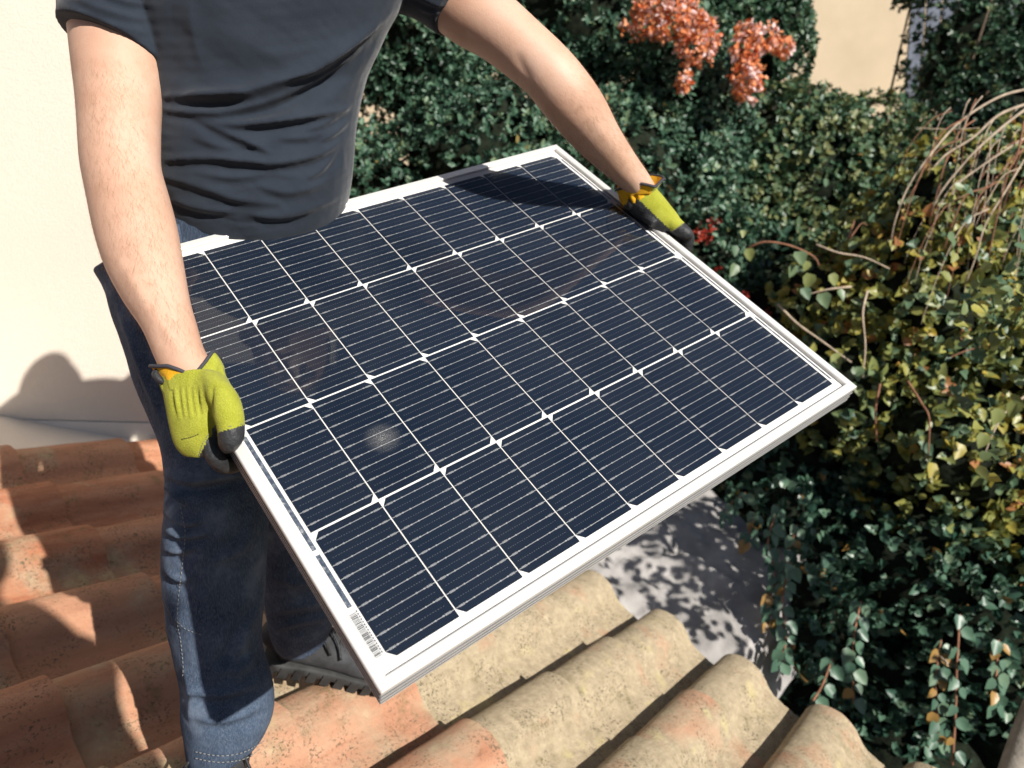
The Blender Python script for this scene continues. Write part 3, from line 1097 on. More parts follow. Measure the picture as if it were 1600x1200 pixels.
for k, (y_, px_) in enumerate(((-.014, (329, 700, .872)), (.006, (319, 703, .880)), (.026, (308, 702, .888)), (.044, (296, 696, .895)))):
    z1 = -.036
    r_ = (.0098, .0102, .0098, .0088)[k]
    fing.append(finger([W(*px_) + M @ np.array([0, -.012, .004]), PW(-HX - .018 + .003 * k, y_ + .004, -.014), PW(-HX - .009, y_, z1), PW(-HX + .014, y_ + .002, z1 - .007), PW(-HX + .042 - .006 * k, y_ + .004, z1 + .002)], [r_ * 1.1, r_ * 1.06, r_, r_ * .92, r_ * .75]))
v, f, nn = union([palm, thumb, web] + fing, .0021, 8, .5)
q3 = PX(v)
q = q3[:, :2]
d = np.zeros(len(v))
for i_, (x0, x1) in enumerate(((272, 276), (283, 286), (292, 294), (302, 306), (312, 316))):
    d += fold(q, [(x0, 602), (x0 + 3, 625), (x1 + 4, 655)], .0022, 3, .8)
d += fold(q, [(333, 600), (328, 630), (330, 660)], -.004, 4)
d += fold(q, [(286, 684), (300, 682), (314, 676)], -.0012, 1.6)
d += fold(q, [(303, 606), (310, 640), (314, 674)], -.0010, 1.6)
v = v + nn * (d * np.clip(-(nn @ (M @ np.array([0, 0, 1.]))) * 1.5, 0, 1))[:, None]


def mat_left(c):
    p = PX(c)
    pl = (c - LP) @ MP
    x, y = p[:, 0], p[:, 1]
    black = pl[:, 2] < -.034                                           # fingertips under the frame
    thumb_cap = (y > 675 - (x - 344) * .29) & (x > 340) & (y < 712) & (pl[:, 2] > -.012)
    web = (x > 331) & (x < 345) & (y > 652) & (pl[:, 2] < .012)
    ind = (y > 716 - (x - 310) * 2.1) & (y > 655) & (x > 308) & (pl[:, 2] < .004)
    nrm = (pl[:, 0] > -HX - .012) & (pl[:, 2] < .001)                   # palm side
    return (black | thumb_cap | web | ind | nrm).astype(int)


gl1 = part('glove', v, f, ['lime', 'leather'], person, True, glove_faces(v, f, mat_left))
gl1['label'] = 'lime glove with black thumb tip gripping near edge of panel'
SG = Surf(v, nn)
for ln in ([(344, 671), (355, 667), (368, 664), (379, 662)], [(344, 674), (355, 670), (368, 667), (380, 665)], [(311, 712), (316, 695), (322, 684), (331, 673)], [(284, 686), (298, 683), (313, 677)]):
    stitches(ln, SG, 'glove_stitching', 'thread' if ln[0][0] != 284 else 'ink', gl1, .0004, .0018, .0011, .0004)['kind'] = 'stuff'
cuff(gl1, [(262, 616, .896, 352, 602, .884, .0335), (256, 600, .897, 347, 584, .886, .032), (251, 588, .899, 345, 570, .888, .034), (244, 576, .901, 338, 556, .892, .038)],
     [(243, 572), (262, 571), (280, 577), (295, 584), (308, 580), (320, 566), (333, 548), (342, 552)], lambda q_: (q_[:, 0] < 292) & (q_[:, 1] < 594))
# pull tab at the cuff
v, f = tube([W(246, 578, .87), W(243, 585, .868), W(249, 593, .867), W(256, 598, .868)], [.003, .0045, .0045, .003], 8, 4)
part('cuff_tab', v, f, 'leather', gl1)

# image-right glove (lies along the right edge)
palm = loft(pxsec([(972, 312, 1.305, 1020, 292, 1.31, .026), (985, 330, 1.30, 1034, 308, 1.305, .028), (1004, 346, 1.295, 1047, 324, 1.30, .026), (1022, 360, 1.29, 1060, 340, 1.295, .022), (1036, 366, 1.285, 1066, 352, 1.29, .016)]), 28, 5, power=2.3)
fing = []
for k in range(4):
    y_ = .028 + .021 * k
    r_ = (.0112, .0118, .0112, .0098)[k]
    a = W(1058 - 9 * k, 352 - 6 * k, 1.285 + .004 * k)
    fing.append(finger([a - M @ np.array([.02, .02, 0]), a, PW(HX + .030 - .002 * k, y_ - .004, .000), PW(HX + .020, y_ - .010, -.034), PW(HX - .012, y_ - .008, -.042)], [r_, r_ * 1.05, r_, r_ * .9, r_ * .75]))
thumb = finger([W(978, 318, 1.295), PW(HX - .006, .118, .020), PW(HX - .013, .092, .015), PW(HX - .016, .068, .0125)], [.012, .0115, .010, .008])
index = finger([W(1040, 345, 1.285), W(1058, 357, 1.278), W(1070, 364, 1.276), W(1080, 369, 1.28)], [.012, .0125, .0115, .008])
v, f, nn = union([palm, thumb, index] + fing, .0024, 5, .5)


def mat_right(c):
    p = PX(c)
    x, y = p[:, 0], p[:, 1]
    s = (x - 993) * (362 - 307) - (y - 307) * (1050 - 993)          # lower-left of the line 993,307 - 1050,362
    tip = (x - 1050) * (350 - 362) - (y - 362) * (1067 - 1050) < 0   # beyond the finger seam
    return ((s < 0) | tip).astype(int)


gl2 = part('glove', v, f, ['lime', 'leather'], person, True, glove_faces(v, f, mat_right))
gl2['label'] = 'lime glove with orange cuff lining on far edge of panel'
SG2 = Surf(v, nn)
stitches([(1050, 361), (1058, 357), (1067, 349)], SG2, 'glove_stitching', 'thread', gl2, .0005, .0022, .0012, .0005)['kind'] = 'stuff'
cuff(gl2, [(976, 322, 1.303, 1026, 302, 1.308, .029), (970, 310, 1.30, 1023, 294, 1.305, .031), (966, 302, 1.295, 1029, 286, 1.302, .036), (964, 296, 1.29, 1035, 277, 1.30, .042)],
     [(963, 297), (980, 291), (1000, 287), (1012, 289), (1024, 292), (1036, 280)], lambda q_: q_[:, 0] < 1018)

# hair on the forearms
hv, hf_ = [], []
sel = np.where((((PX(BODY_V)[:, 1] > 90) & (PX(BODY_V)[:, 1] < 550) & (PX(BODY_V)[:, 0] < 330) & (PX(BODY_V)[:, 2] < 1.06)) |
                ((PX(BODY_V)[:, 0] > 800) & (PX(BODY_V)[:, 0] < 1010) & (PX(BODY_V)[:, 1] > 20) & (PX(BODY_V)[:, 1] < 285))))[0]
pick = RNG.choice(sel, 15000)
axis_l = W(270, 540, .91) - W(190, 250, .99)
axis_r = W(985, 280, 1.29) - W(870, 110, 1.12)
for i in pick:
    p, nrm = BODY_V[i], BODY_N[i]
    left = PX(p)[0] < 500
    ax = (axis_l if left else axis_r)
    ax = ax / np.linalg.norm(ax)
    # denser on the outer side
    if left and RNG.random() < .55 * np.clip((PX(p)[0] - 150 - .3 * max(0, PX(p)[1] - 250)) / 90, 0, 1) + .15:
        continue
    side = np.cross(nrm, ax)
    L = RNG.uniform(.008, .018)
    dr = ax * RNG.uniform(.5, 1) + side * RNG.normal(0, .28) + nrm * RNG.uniform(.06, .28)
    dr /= np.linalg.norm(dr)
    w_ = np.cross(dr, nrm)
    w_ = w_ / (np.linalg.norm(w_) + 1e-9) * .00006
    o = len(hv)
    mid = p + dr * L * .55 + nrm * .0004
    tip = p + dr * L - nrm * L * .12
    hv += [p - w_, p + w_, mid + w_ * .8, mid - w_ * .8, tip]
    hf_ += [[o, o + 1, o + 2, o + 3], [o + 3, o + 2, o + 4]]
tag(part('arm_hair', hv, hf_, 'armhair', person, False), kind='stuff')


# shoes ---------------------------------------------------------------
def shoe(heel, toe, upv, label, lace=True):
    """walking shoe from heel point to toe point (sole centre line on the roof)"""
    ax = toe - heel
    Lh = np.linalg.norm(ax)
    ax /= Lh
    upv = upv - (upv @ ax) * ax
    upv /= np.linalg.norm(upv)
    sd_ = np.cross(ax, upv)

    def P3(s, w_, h):
        return heel + ax * (s * Lh) + sd_ * w_ + upv * h
    rows = []
    # s, half width, top height, bottom height
    for s, w_, h in ((-.01, .022, .07), (.03, .034, .098), (.12, .038, .106), (.25, .039, .108), (.38, .040, .092), (.52, .044, .074), (.68, .049, .062), (.82, .046, .052), (.93, .034, .042), (1.0, .014, .034)):
        c = (h + .022) / 2
        rows.append((P3(s, -w_, c), P3(s, w_, c), (h - .022) / 2 + .004))
    v, f, nn = union([loft(rows, 28, 5, power=2.6)], .0036, 4, .5)
    v = v + nn * (sines(v, 70, 5) * .0012 + sines(v, 190, 6) * .0004)[:, None]
    up_ = part('shoe', v, f, 'shoe', person)
    up_['label'] = label
    rows = []
    for s, w_ in ((-.03, .020), (.0, .036), (.10, .043), (.3, .041), (.5, .046), (.7, .054), (.85, .050), (.96, .036), (1.02, .014)):
        rows.append((P3(s, -w_, .017), P3(s, w_, .017), .0115))
    v, f = loft(rows, 28, 5, power=5)
    sole = part('sole', v, f, 'sole', up_)
    lugs = []
    for k in range(10):
        s = -.01 + k * .1
        w_ = np.interp(s, [0, .1, .3, .5, .7, .85, 1], [.037, .044, .042, .047, .055, .050, .026])
        for sg in (-1, 1):
            w2 = np.interp(s + .07, [0, .1, .3, .5, .7, .85, 1], [.037, .044, .042, .047, .055, .050, .026])
            vv = np.array([P3(s + ds + sl, sg * (wq + o_), h_) for h_, sl, o_ in ((-.004, 0, -.002), (.022, .02, .0035)) for ds, wq, _ in ((0, w_ - .016, 0), (0, w_, 0), (.066, w2, 0), (.066, w2 - .016, 0))])
            lugs.append((vv, [[3, 2, 1, 0], [4, 5, 6, 7], [0, 1, 5, 4], [1, 2, 6, 5], [2, 3, 7, 6], [3, 0, 4, 7]]))
    v, f = merge(lugs)
    tag(part('tread_lug', v, f, 'sole', up_, False), kind='stuff')
    if lace:
        parts = []
        for k in range(6):
            s = .30 + k * .055
            h = np.interp(s, [.25, .38, .52, .68], [.110, .095, .078, .066])
            parts.append(tube([P3(s, -.026, h - .008), P3(s + .02, 0, h + .004), P3(s + .045, .026, h - .012)], [.0028] * 3, 7, 4))
            parts.append(tube([P3(s, .026, h - .008), P3(s + .02, 0, h + .006), P3(s + .045, -.026, h - .012)], [.0028] * 3, 7, 4))
        for sg in (-1, 1):
            parts.append(tube([P3(.28, 0, .116), P3(.30, sg * .03, .128), P3(.36, sg * .044, .105), P3(.42, sg * .046, .075)], [.0026] * 4, 7, 5))
            parts.append(tube([P3(.28, 0, .114), P3(.33, sg * .014, .125), P3(.44, sg * .030, .10), P3(.5, sg * .05, .07)], [.0026] * 4, 7, 5))
        v, f = merge(parts)
        part('lace', v, f, 'leather', up_)
    return up_


def on_roof(x, y, lift=0):
    v_ = np.array([(x - 800) / F, (y - 600) / F, 1.])
    return CAM + M @ (v_ * (-(ROOF_H - lift) / (v_ @ ROOF_N)))


Zup = np.array([0, 0, 1.])
sh_up = RN * .6 + Zup * .4
h1 = on_roof(345, 1192)
t1 = h1 + (M @ np.array([.06, .0, -.20]))
t1 = t1 - RN * ((t1 - RO) @ RN)
d1 = (t1 - h1) / np.linalg.norm(t1 - h1)
shoe(h1 - d1 * .05, h1 + d1 * .24, sh_up, 'dark laced shoe at the bottom edge under the jeans hem')
h2 = on_roof(418, 1032)
t2 = on_roof(598, 1062)
d2 = (t2 - h2) / np.linalg.norm(t2 - h2)
shoe(h2, h2 + d2 * .29, sh_up, 'scuffed grey shoe with chunky sole beside the panel corner')

# belt and waistband glimpsed between arm and shirt
wb = pxsec([(238, 318, 1.155, 530, 300, 1.25, .118), (230, 336, 1.16, 530, 318, 1.255, .119), (224, 350, 1.165, 530, 330, 1.26, .120)])
v, f = loft(wb, 48, 4, cap=False, power=2.2)
part('waistband', v, f, 'denim', jeans)
SJ2 = Surf(v, -np.ones_like(v) * VIEW_ if 0 else np.tile(-(M @ np.array([0, 0, 1.])), (len(v), 1)))
c = SJ2.at(279, 352, .004)
v, f = tube([c, c + M @ np.array([.002, .014, .0]), c + M @ np.array([.004, .030, .004])], [.0035, .0042, .0035], 6, 3)
part('belt_loop', v, f, 'denim', jeans)


# ------------------------------------------------------------------ plants
def leaf_mesh(name, pos, axis, nrm, size, width, tint, mat, parent, fold_=.18, kind='stuff', heart=False):
    """many two-sided folded leaves in one mesh; axis: base to tip"""
    N = len(pos)
    axis = axis / (np.linalg.norm(axis, axis=1)[:, None] + 1e-9)
    side = np.cross(axis, nrm)
    side /= np.linalg.norm(side, axis=1)[:, None] + 1e-9
    up_ = np.cross(side, axis)
    if heart:
        prof_ = [(0, 0, 0), (.02, .34, 1), (.32, .52, 1), (.68, .34, .8), (1, 0, -.35), (.68, -.34, .8), (.32, -.52, 1), (.02, -.34, 1)]
        faces = [[0, 1, 2, 3], [0, 3, 4], [0, 4, 5], [0, 5, 6, 7]]
    else:
        prof_ = [(0, 0, 0), (.28, .42, 1), (.70, .40, 1), (1, 0, 0), (.70, -.40, 1), (.28, -.42, 1)]
        faces = [[0, 1, 2, 3], [0, 3, 4, 5]]
    K = len(prof_)
    v = np.empty((N, K, 3))
    for k, (a, s, h) in enumerate(prof_):
        v[:, k] = pos + axis * (size * a)[:, None] + side * (size * width * s)[:, None] + up_ * (size * fold_ * h * abs(s) * 1.2 + (size * .3 * h if h < 0 else 0))[:, None]
    v = v.reshape(-1, 3)
    f = []
    base = np.arange(N) * K
    off = WL[parent.name] if parent is not None else np.zeros(3)
    me = bpy.data.meshes.new(name)
    loops, starts, tot = [], [], []
    st = 0
    allf = []
    for fc in faces:
        allf.append(base[:, None] + np.array(fc)[None])
    n_l = sum(len(fc) for fc in faces) * N
    n_p = len(faces) * N
    me.vertices.add(len(v))
    me.vertices.foreach_set('co', (v - off).ravel())
    me.loops.add(n_l)
    me.polygons.add(n_p)
    li = np.concatenate([a.ravel() for a in allf])
    ls = np.concatenate([np.full(N, len(fc)) for fc in faces])
    me.loops.foreach_set('vertex_index', li.astype(np.int32))
    me.polygons.foreach_set('loop_start', np.r_[0, np.cumsum(ls)[:-1]].astype(np.int32))
    me.update(calc_edges=True)
    at = me.attributes.new('tint', 'FLOAT', 'POINT')
    at.data.foreach_set('value', np.repeat(tint, K).astype(np.float32))
    me.materials.append(MAT[mat])
    o = link(name, me, parent)
    WL[o.name] = off
    if kind:
        o['kind'] = kind
    return o


VIEW = M @ np.array([0, 0, 1.])


def blob_points(blobs, n, shell=.3, front=.82, lump=.16, k=5, seed=1):
    """points in the outer shell of a union of ellipsoids, mostly towards the viewer; returns points and outward normals"""
    r = np.random.default_rng(seed)
    vol = np.array([np.prod(b[1]) ** (2 / 3) for b in blobs])
    cnt = (vol / vol.sum() * n).astype(int)
    P_, N_ = [], []
    for (c, rad), m_ in zip(blobs, cnt):
        d = r.normal(size=(m_ * 2, 3))
        d /= np.linalg.norm(d, axis=1)[:, None]
        fr_ = (d @ VIEW) < .15
        keep = fr_ | (r.random(len(d)) < (1 - front))
        d = d[keep][:m_]
        rr = 1 - shell * r.random(len(d)) ** 1.6
        p = np.asarray(c) + d * np.asarray(rad) * (rr * (1 + lump * sines(np.asarray(c) + d * np.asarray(rad), k, seed + 5)))[:, None]
        nrm = d / np.asarray(rad)
        nrm /= np.linalg.norm(nrm, axis=1)[:, None]
        ins = np.zeros(len(p), bool)
        for c2, r2 in blobs:
            if c2 is c:
                continue
            ins |= (((p - np.asarray(c2)) / (np.asarray(r2) * .72)) ** 2).sum(1) < 1
        P_.append(p[~ins])
        N_.append(nrm[~ins])
    return np.concatenate(P_), np.concatenate(N_)


def rosettes(P_, N_, per, seed, up=.35, spread=.9):
    r = np.random.default_rng(seed)
    ax = N_ + np.array([0, 0, up]) + r.normal(0, .45, N_.shape)
    ax /= np.linalg.norm(ax, axis=1)[:, None]
    pos = np.repeat(P_, per, 0)
    a = np.repeat(ax, per, 0)
    rd = r.normal(size=a.shape)
    rd -= (rd * a).sum(1)[:, None] * a
    rd /= np.linalg.norm(rd, axis=1)[:, None]
    el = r.uniform(.1, 1.0, len(a))[:, None]
    dr = rd * spread + a * el
    dr /= np.linalg.norm(dr, axis=1)[:, None]
    nrm = a - (a * dr).sum(1)[:, None] * dr + r.normal(0, .25, a.shape)
    return pos + a * r.uniform(-.012, .012, len(a))[:, None], dr, nrm


def core(name, blobs, k, parent):  # solid dark lumps added inside the leaves as painted shade
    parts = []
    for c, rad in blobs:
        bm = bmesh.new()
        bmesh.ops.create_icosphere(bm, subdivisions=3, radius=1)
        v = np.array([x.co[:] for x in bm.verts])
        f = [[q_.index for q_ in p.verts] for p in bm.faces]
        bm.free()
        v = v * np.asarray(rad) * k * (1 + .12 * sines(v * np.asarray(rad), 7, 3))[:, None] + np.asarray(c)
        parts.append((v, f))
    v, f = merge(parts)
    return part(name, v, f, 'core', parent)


def branchy(base, blobs, seed, r0=.03, n=7):
    r = np.random.default_rng(seed)
    parts = []
    for k in range(n):
        c, rad = blobs[k % len(blobs)]
        tip = np.asarray(c) + r.normal(0, .35, 3) * np.asarray(rad)
        mid = base * .5 + tip * .5 + r.normal(0, .12, 3)
        parts.append(tube([base + r.normal(0, .05, 3) * [1, 1, 0], mid, tip], [r0, r0 * .6, r0 * .2], 8, 5))
    return merge(parts)


def shrub(name, label, cat, blobs, n, size, mat, seed, per=7, width=.55, tint=(.45, .22), corek=.74, shell=.32, group=None, lump=.16, kf=5, up=.35, holes=.38):
    c0 = np.mean([b[0] for b in blobs], 0)
    base = np.array([c0[0], c0[1] + .3, GZ])
    s = empty(name, base)
    tag(s, label, cat, group)
    P_, N_ = blob_points(blobs, n, shell, .86, lump, kf, seed)
    hole = sines(P_, 13, seed + 40) + .5 * sines(P_, 30, seed + 41) > holes
    P_, N_ = P_[~hole], N_[~hole]
    pos, dr, nr = rosettes(P_, N_, per, seed + 1, up)
    r = np.random.default_rng(seed + 2)
    sz = r.uniform(.5, 1.35, len(pos)) * np.repeat(r.uniform(.75, 1.25, len(P_)), per) * size
    tn_ = np.clip(np.repeat(r.normal(tint[0], tint[1], len(P_)), per) + r.normal(0, .12, len(pos)), 0, .94)
    odd = r.random(len(pos)) < .006
    tn_[odd] = 1
    leaf_mesh('foliage', pos, dr, nr, sz, width, tn_, mat, s)
    core('shade_core', blobs, corek, s)
    v, f = branchy(base, blobs, seed)
    part('trunk', v, f, 'bark', s)
    return s


def bl(x, y, d, rx, ry, rz):
    return (W(x, y, d), np.array([rx, ry, rz]))


hedgeA = shrub('hedge_shrub', 'dense dark green hedge right behind the person and the panel', 'shrub',
               [bl(560, 330, 3.75, .55, .5, .5), bl(760, 250, 3.7, .55, .5, .55), bl(960, 300, 3.75, .5, .5, .55), bl(650, 60, 3.95, .6, .5, .6), bl(900, 20, 4.05, .6, .5, .6), bl(1060, 180, 3.95, .45, .45, .5), bl(760, -130, 4.2, .8, .5, .5), bl(1080, 420, 3.9, .35, .4, .4), bl(640, 620, 4.0, .6, .45, .55), bl(930, 600, 4.0, .6, .45, .55), bl(780, 860, 4.1, .9, .5, .6)], 29000, .029, 'hedge', 100, tint=(.46, .22), lump=.22, kf=7, corek=.68)
hedgeB = shrub('flowering_shrub', 'green shrub with hanging orange flower clusters above the far glove', 'shrub',
               [bl(1060, -60, 4.5, .75, .5, .55), bl(1180, 60, 4.5, .35, .4, .45), bl(1080, 60, 4.45, .45, .4, .4)], 5200, .034, 'hedge2', 200, tint=(.4, .2))
hedgeC = shrub('pale_leaved_shrub', 'paler sunlit shrub below the gap showing the ochre wall', 'shrub',
               [bl(1230, 250, 4.3, .48, .45, .42), bl(1130, 330, 4.25, .36, .4, .4), bl(1330, 280, 4.4, .45, .4, .42), bl(1240, 420, 4.3, .45, .4, .35)], 6400, .036, 'hedge2', 300, tint=(.78, .2), width=.6, lump=.22, kf=6)
hedgeD = shrub('tall_shrub', 'dark shrub in the top right corner beside upright boards', 'shrub',
               [bl(1510, 90, 4.9, .40, .45, .62), bl(1440, 230, 4.8, .28, .35, .28), bl(1560, 200, 4.7, .45, .4, .5), bl(1420, -30, 5.0, .16, .3, .22), bl(1640, 60, 4.8, .4, .4, .6)], 4800, .036, 'hedge2', 400, tint=(.38, .22), corek=.6, shell=.5)


shrub('backing_shrub', 'evergreen added behind vine and ivy, its leaves toned dark for deep shade', 'shrub',  # added backing; low leaf tint puts the deep shade into the colour
      [bl(1180, 480, 4.3, .5, .4, .5), bl(1400, 480, 4.3, .6, .4, .6), bl(1620, 500, 4.2, .6, .4, .7), bl(1250, 760, 4.4, .6, .4, .6), bl(1500, 800, 4.2, .7, .4, .7), bl(1400, 1080, 4.2, .7, .4, .6), bl(1640, 1060, 4.0, .5, .4, .6), bl(1180, 1000, 4.5, .5, .4, .5)], 3600, .05, 'hedge', 450, tint=(.25, .15), corek=.85)


# flower clusters on the flowering shrub
def flowers(parent, x, y, d, rx, ry, n, mat='flower', size=.03, label=None, seed=1):
    r = np.random.default_rng(seed)
    c = W(x, y, d)
    dd = r.normal(size=(n, 3))
    dd /= np.linalg.norm(dd, axis=1)[:, None]
    right, dn = M @ np.array([1, 0, 0.]), M @ np.array([0, 1., 0])
    fw = M @ np.array([0, 0, 1.])
    a_, b_ = rx * d / F, ry * d / F
    rr = r.uniform(.55, 1, n) ** .6
    P_ = c + (dd[:, :1] * right * a_ + dd[:, 1:2] * dn * b_ + dd[:, 2:] * fw * min(a_, b_)) * (rr * (1 + .25 * sines(dd, 5, seed + 9)))[:, None]
    N_ = dd[:, :1] * right + dd[:, 1:2] * dn + dd[:, 2:] * fw
    pos, dr, nr = rosettes(P_, N_, 4, seed + 3, .3, .8)
    tn_ = np.clip(np.repeat(r.normal(.68, .24, n), 4) + r.normal(0, .12, n * 4), 0, 1)
    o = leaf_mesh('flower_cluster', pos, dr, nr, r.uniform(.7, 1.2, len(pos)) * size, .8, tn_, mat, parent, .25, None)
    if label:
        o['label'] = label
    return o


for k, (x, y, rx, ry, n) in enumerate(((1045, 18, 46, 42, 330), (1088, 62, 30, 40, 260), (1012, 30, 26, 26, 110), (1165, 72, 20, 32, 130), (1195, 62, 20, 20, 70), (1222, 76, 13, 15, 40), (1168, 125, 21, 32, 150), (1070, 128, 9, 14, 30), (975, 42, 7, 8, 10), (1180, 48, 8, 8, 18))):
    flowers(hedgeB, x, y, 3.42, rx * 1.08, ry * 1.08, int(n * 1.0), size=.023, seed=40 + k)
for k, (x, y, rx, ry, n) in enumerate(((1098, 366, 12, 15, 22), (1116, 350, 8, 9, 9), (1120, 425, 4, 4, 5), (1200, 490, 4, 4, 5), (1166, 460, 4, 4, 5))):
    flowers(hedgeA, x, y, 3.35, rx, ry, n, 'flower_red', .017, seed=60 + k)

# vine on the right: big heart-shaped leaves, arching stems
vb = [bl(1500, 330, 3.1, .36, .34, .34), bl(1400, 400, 3.2, .30, .3, .24), bl(1440, 470, 3.15, .42, .42, .42), bl(1560, 400, 3.2, .45, .4, .5), bl(1500, 680, 3.05, .48, .42, .42), bl(1330, 600, 3.15, .30, .32, .36), bl(1300, 470, 3.3, .28, .3, .26), bl(1620, 620, 3.0, .4, .4, .45), bl(1650, 850, 3.0, .4, .4, .4)]
vine = empty('climbing_vine', np.array([*W(1520, 600, 3.2)[:2], GZ]))
tag(vine, 'tangled vine with yellowing leaves and bare arching stems at the right', 'vine')
P_, N_ = blob_points(vb, 6600, .42, .88, .28, 7, 501)
pos, dr, nr = rosettes(P_, N_, 5, 502, -.35, 1.0)
nr = nr + SUN * .9
r = np.random.default_rng(503)
sz = r.uniform(.45, 1.15, len(pos)) * .041
patch = np.repeat(sines(P_, 4.5, 77) * .22, 5)
tn_ = np.clip(np.repeat(r.normal(.62, .18, len(P_)), 5) + r.normal(0, .12, len(pos)) + patch, 0, 1)
q3 = PX(pos)
vis = (q3[:, 0] > 1100) & (q3[:, 0] < 1590) & (q3[:, 1] > 300) & (q3[:, 1] < 980)
score = np.where(vis, sz / q3[:, 2] + np.where((nr @ VIEW) < -.2, .004, 0) - (q3[:, 2] - 2.7) * .012, -9)
big = np.argsort(-score)[:300]
rest = np.setdiff1d(np.arange(len(pos)), big)
leaf_mesh('foliage', pos[rest], dr[rest], nr[rest], sz[rest], .80, tn_[rest], 'vine', vine, .2, 'stuff', True)


def single_leaf_mesh(nm, tint, mat):
    WL['_o'] = np.zeros(3)
    o = leaf_mesh(nm, np.zeros((1, 3)), np.array([[1., 0, 0]]), np.array([[0, 0, 1.]]), np.array([1.]), .8, np.array([tint]), mat, None, .2, None, True)
    me = o.data
    bpy.data.objects.remove(o)
    return me


LM = {(m_, k): single_leaf_mesh('leaf', k / 7, m_) for m_ in ('vine', 'ivy') for k in range(8)}


def place_leaf(parent, mat, p, a, n_, s, tnt):
    a = a / np.linalg.norm(a)
    sd_ = np.cross(n_, a)
    sd_ /= np.linalg.norm(sd_) + 1e-9
    n2 = np.cross(a, sd_)
    o = link('leaf', LM[(mat, int(np.clip(round(tnt * 7), 0, 7)))], parent)
    off = WL[parent.name]
    mm = np.eye(4)
    mm[:3, :3] = np.array([a, sd_, n2]).T * s
    mm[:3, 3] = p - off
    o.matrix_local = Matrix(mm.tolist())
    return o


for i in big:
    place_leaf(vine, 'vine', pos[i], dr[i], nr[i], sz[i] * 1.12, tn_[i])
core('shade_core', vb, .74, vine)
stems = []
for pts, r0, m_ in (
        ([(1610, 138, 2.75), (1560, 152, 2.72), (1500, 190, 2.7), (1455, 240, 2.66), (1420, 290, 2.65), (1400, 340, 2.66), (1392, 375, 2.7)], .0052, 'twig'),
        ([(1610, 160, 2.72), (1560, 180, 2.7), (1520, 215, 2.7), (1480, 240, 2.7), (1458, 262, 2.7)], .006, 'twig'),
        ([(1610, 165, 2.7), (1570, 195, 2.66), (1530, 230, 2.64), (1500, 262, 2.65), (1470, 300, 2.66), (1455, 330, 2.7)], .0058, 'twig'),
        ([(1610, 210, 2.66), (1570, 235, 2.64), (1530, 262, 2.64), (1495, 290, 2.64), (1480, 330, 2.66)], .0045, 'twig'),
        ([(1610, 225, 2.68), (1580, 250, 2.66), (1545, 290, 2.64), (1510, 305, 2.62), (1490, 345, 2.64), (1475, 390, 2.68)], .0042, 'redtwig'),
        ([(1600, 250, 2.7), (1570, 300, 2.66), (1540, 350, 2.64), (1525, 400, 2.64), (1510, 440, 2.66)], .0042, 'twig'),
        ([(1600, 190, 2.64), (1590, 240, 2.62), (1575, 270, 2.62), (1560, 330, 2.62), (1545, 400, 2.63)], .0042, 'redtwig'),
        ([(1548, 205, 2.66), (1545, 260, 2.64), (1540, 300, 2.64), (1538, 350, 2.66)], .0028, 'twig'),
        ([(1430, 200, 2.75), (1480, 202, 2.72), (1530, 200, 2.7)], .0025, 'twig'),
        ([(1168, 388, 2.78), (1195, 378, 2.74), (1235, 384, 2.72), (1270, 400, 2.74), (1280, 415, 2.75)], .0052, 'redtwig'),
        ([(1275, 382, 2.76), (1310, 395, 2.74), (1350, 402, 2.74), (1390, 420, 2.78)], .0045, 'twig'),
        ([(1215, 475, 2.75), (1245, 505, 2.72), (1280, 530, 2.7), (1330, 566, 2.72)], .0055, 'twig'),
        ([(1355, 455, 2.72), (1348, 490, 2.68), (1352, 540, 2.66), (1348, 590, 2.66)], .005, 'twig'),
        ([(1330, 448, 2.7), (1295, 452, 2.68), (1262, 460, 2.7)], .0045, 'twig'),
        ([(1418, 595, 2.6), (1440, 630, 2.58), (1452, 655, 2.57), (1450, 720, 2.58)], .0045, 'redtwig'),
        ([(1600, 620, 2.6), (1570, 645, 2.57), (1550, 680, 2.56), (1535, 720, 2.57)], .0042, 'twig'),
        ([(1480, 560, 2.62), (1510, 548, 2.6), (1540, 540, 2.6)], .0038, 'redtwig'),
        ([(1375, 600, 2.6), (1368, 640, 2.58), (1370, 690, 2.6)], .005, 'redtwig'),
        ([(1335, 345, 2.85), (1325, 375, 2.8), (1345, 350, 2.8), (1355, 352, 2.8)], .0035, 'redtwig')):
    v, f = tube([W(*p) for p in pts], np.linspace(r0 * .9, r0 * .5, len(pts)), 7, 5)
    part('stem', v, f, m_, vine)
tw = np.random.default_rng(88)
for k in range(34):
    x0, y0 = tw.uniform(1480, 1640), tw.uniform(140, 330)
    d0 = tw.uniform(2.6, 2.85)
    dx, L_ = -tw.uniform(20, 110), tw.uniform(90, 210)
    pts = [W(x0 + dx * u_ ** .75 + tw.normal(0, 1.2), y0 + L_ * u_ ** 1.5, d0 - .05 * u_) for u_ in (0, .2, .4, .6, .8, 1)]
    v, f = tube(pts, np.linspace(.0026, .0009, 6) * tw.uniform(.7, 1.2), 5, 3)
    part('stem', v, f, 'twig' if tw.random() < .75 else 'redtwig', vine)
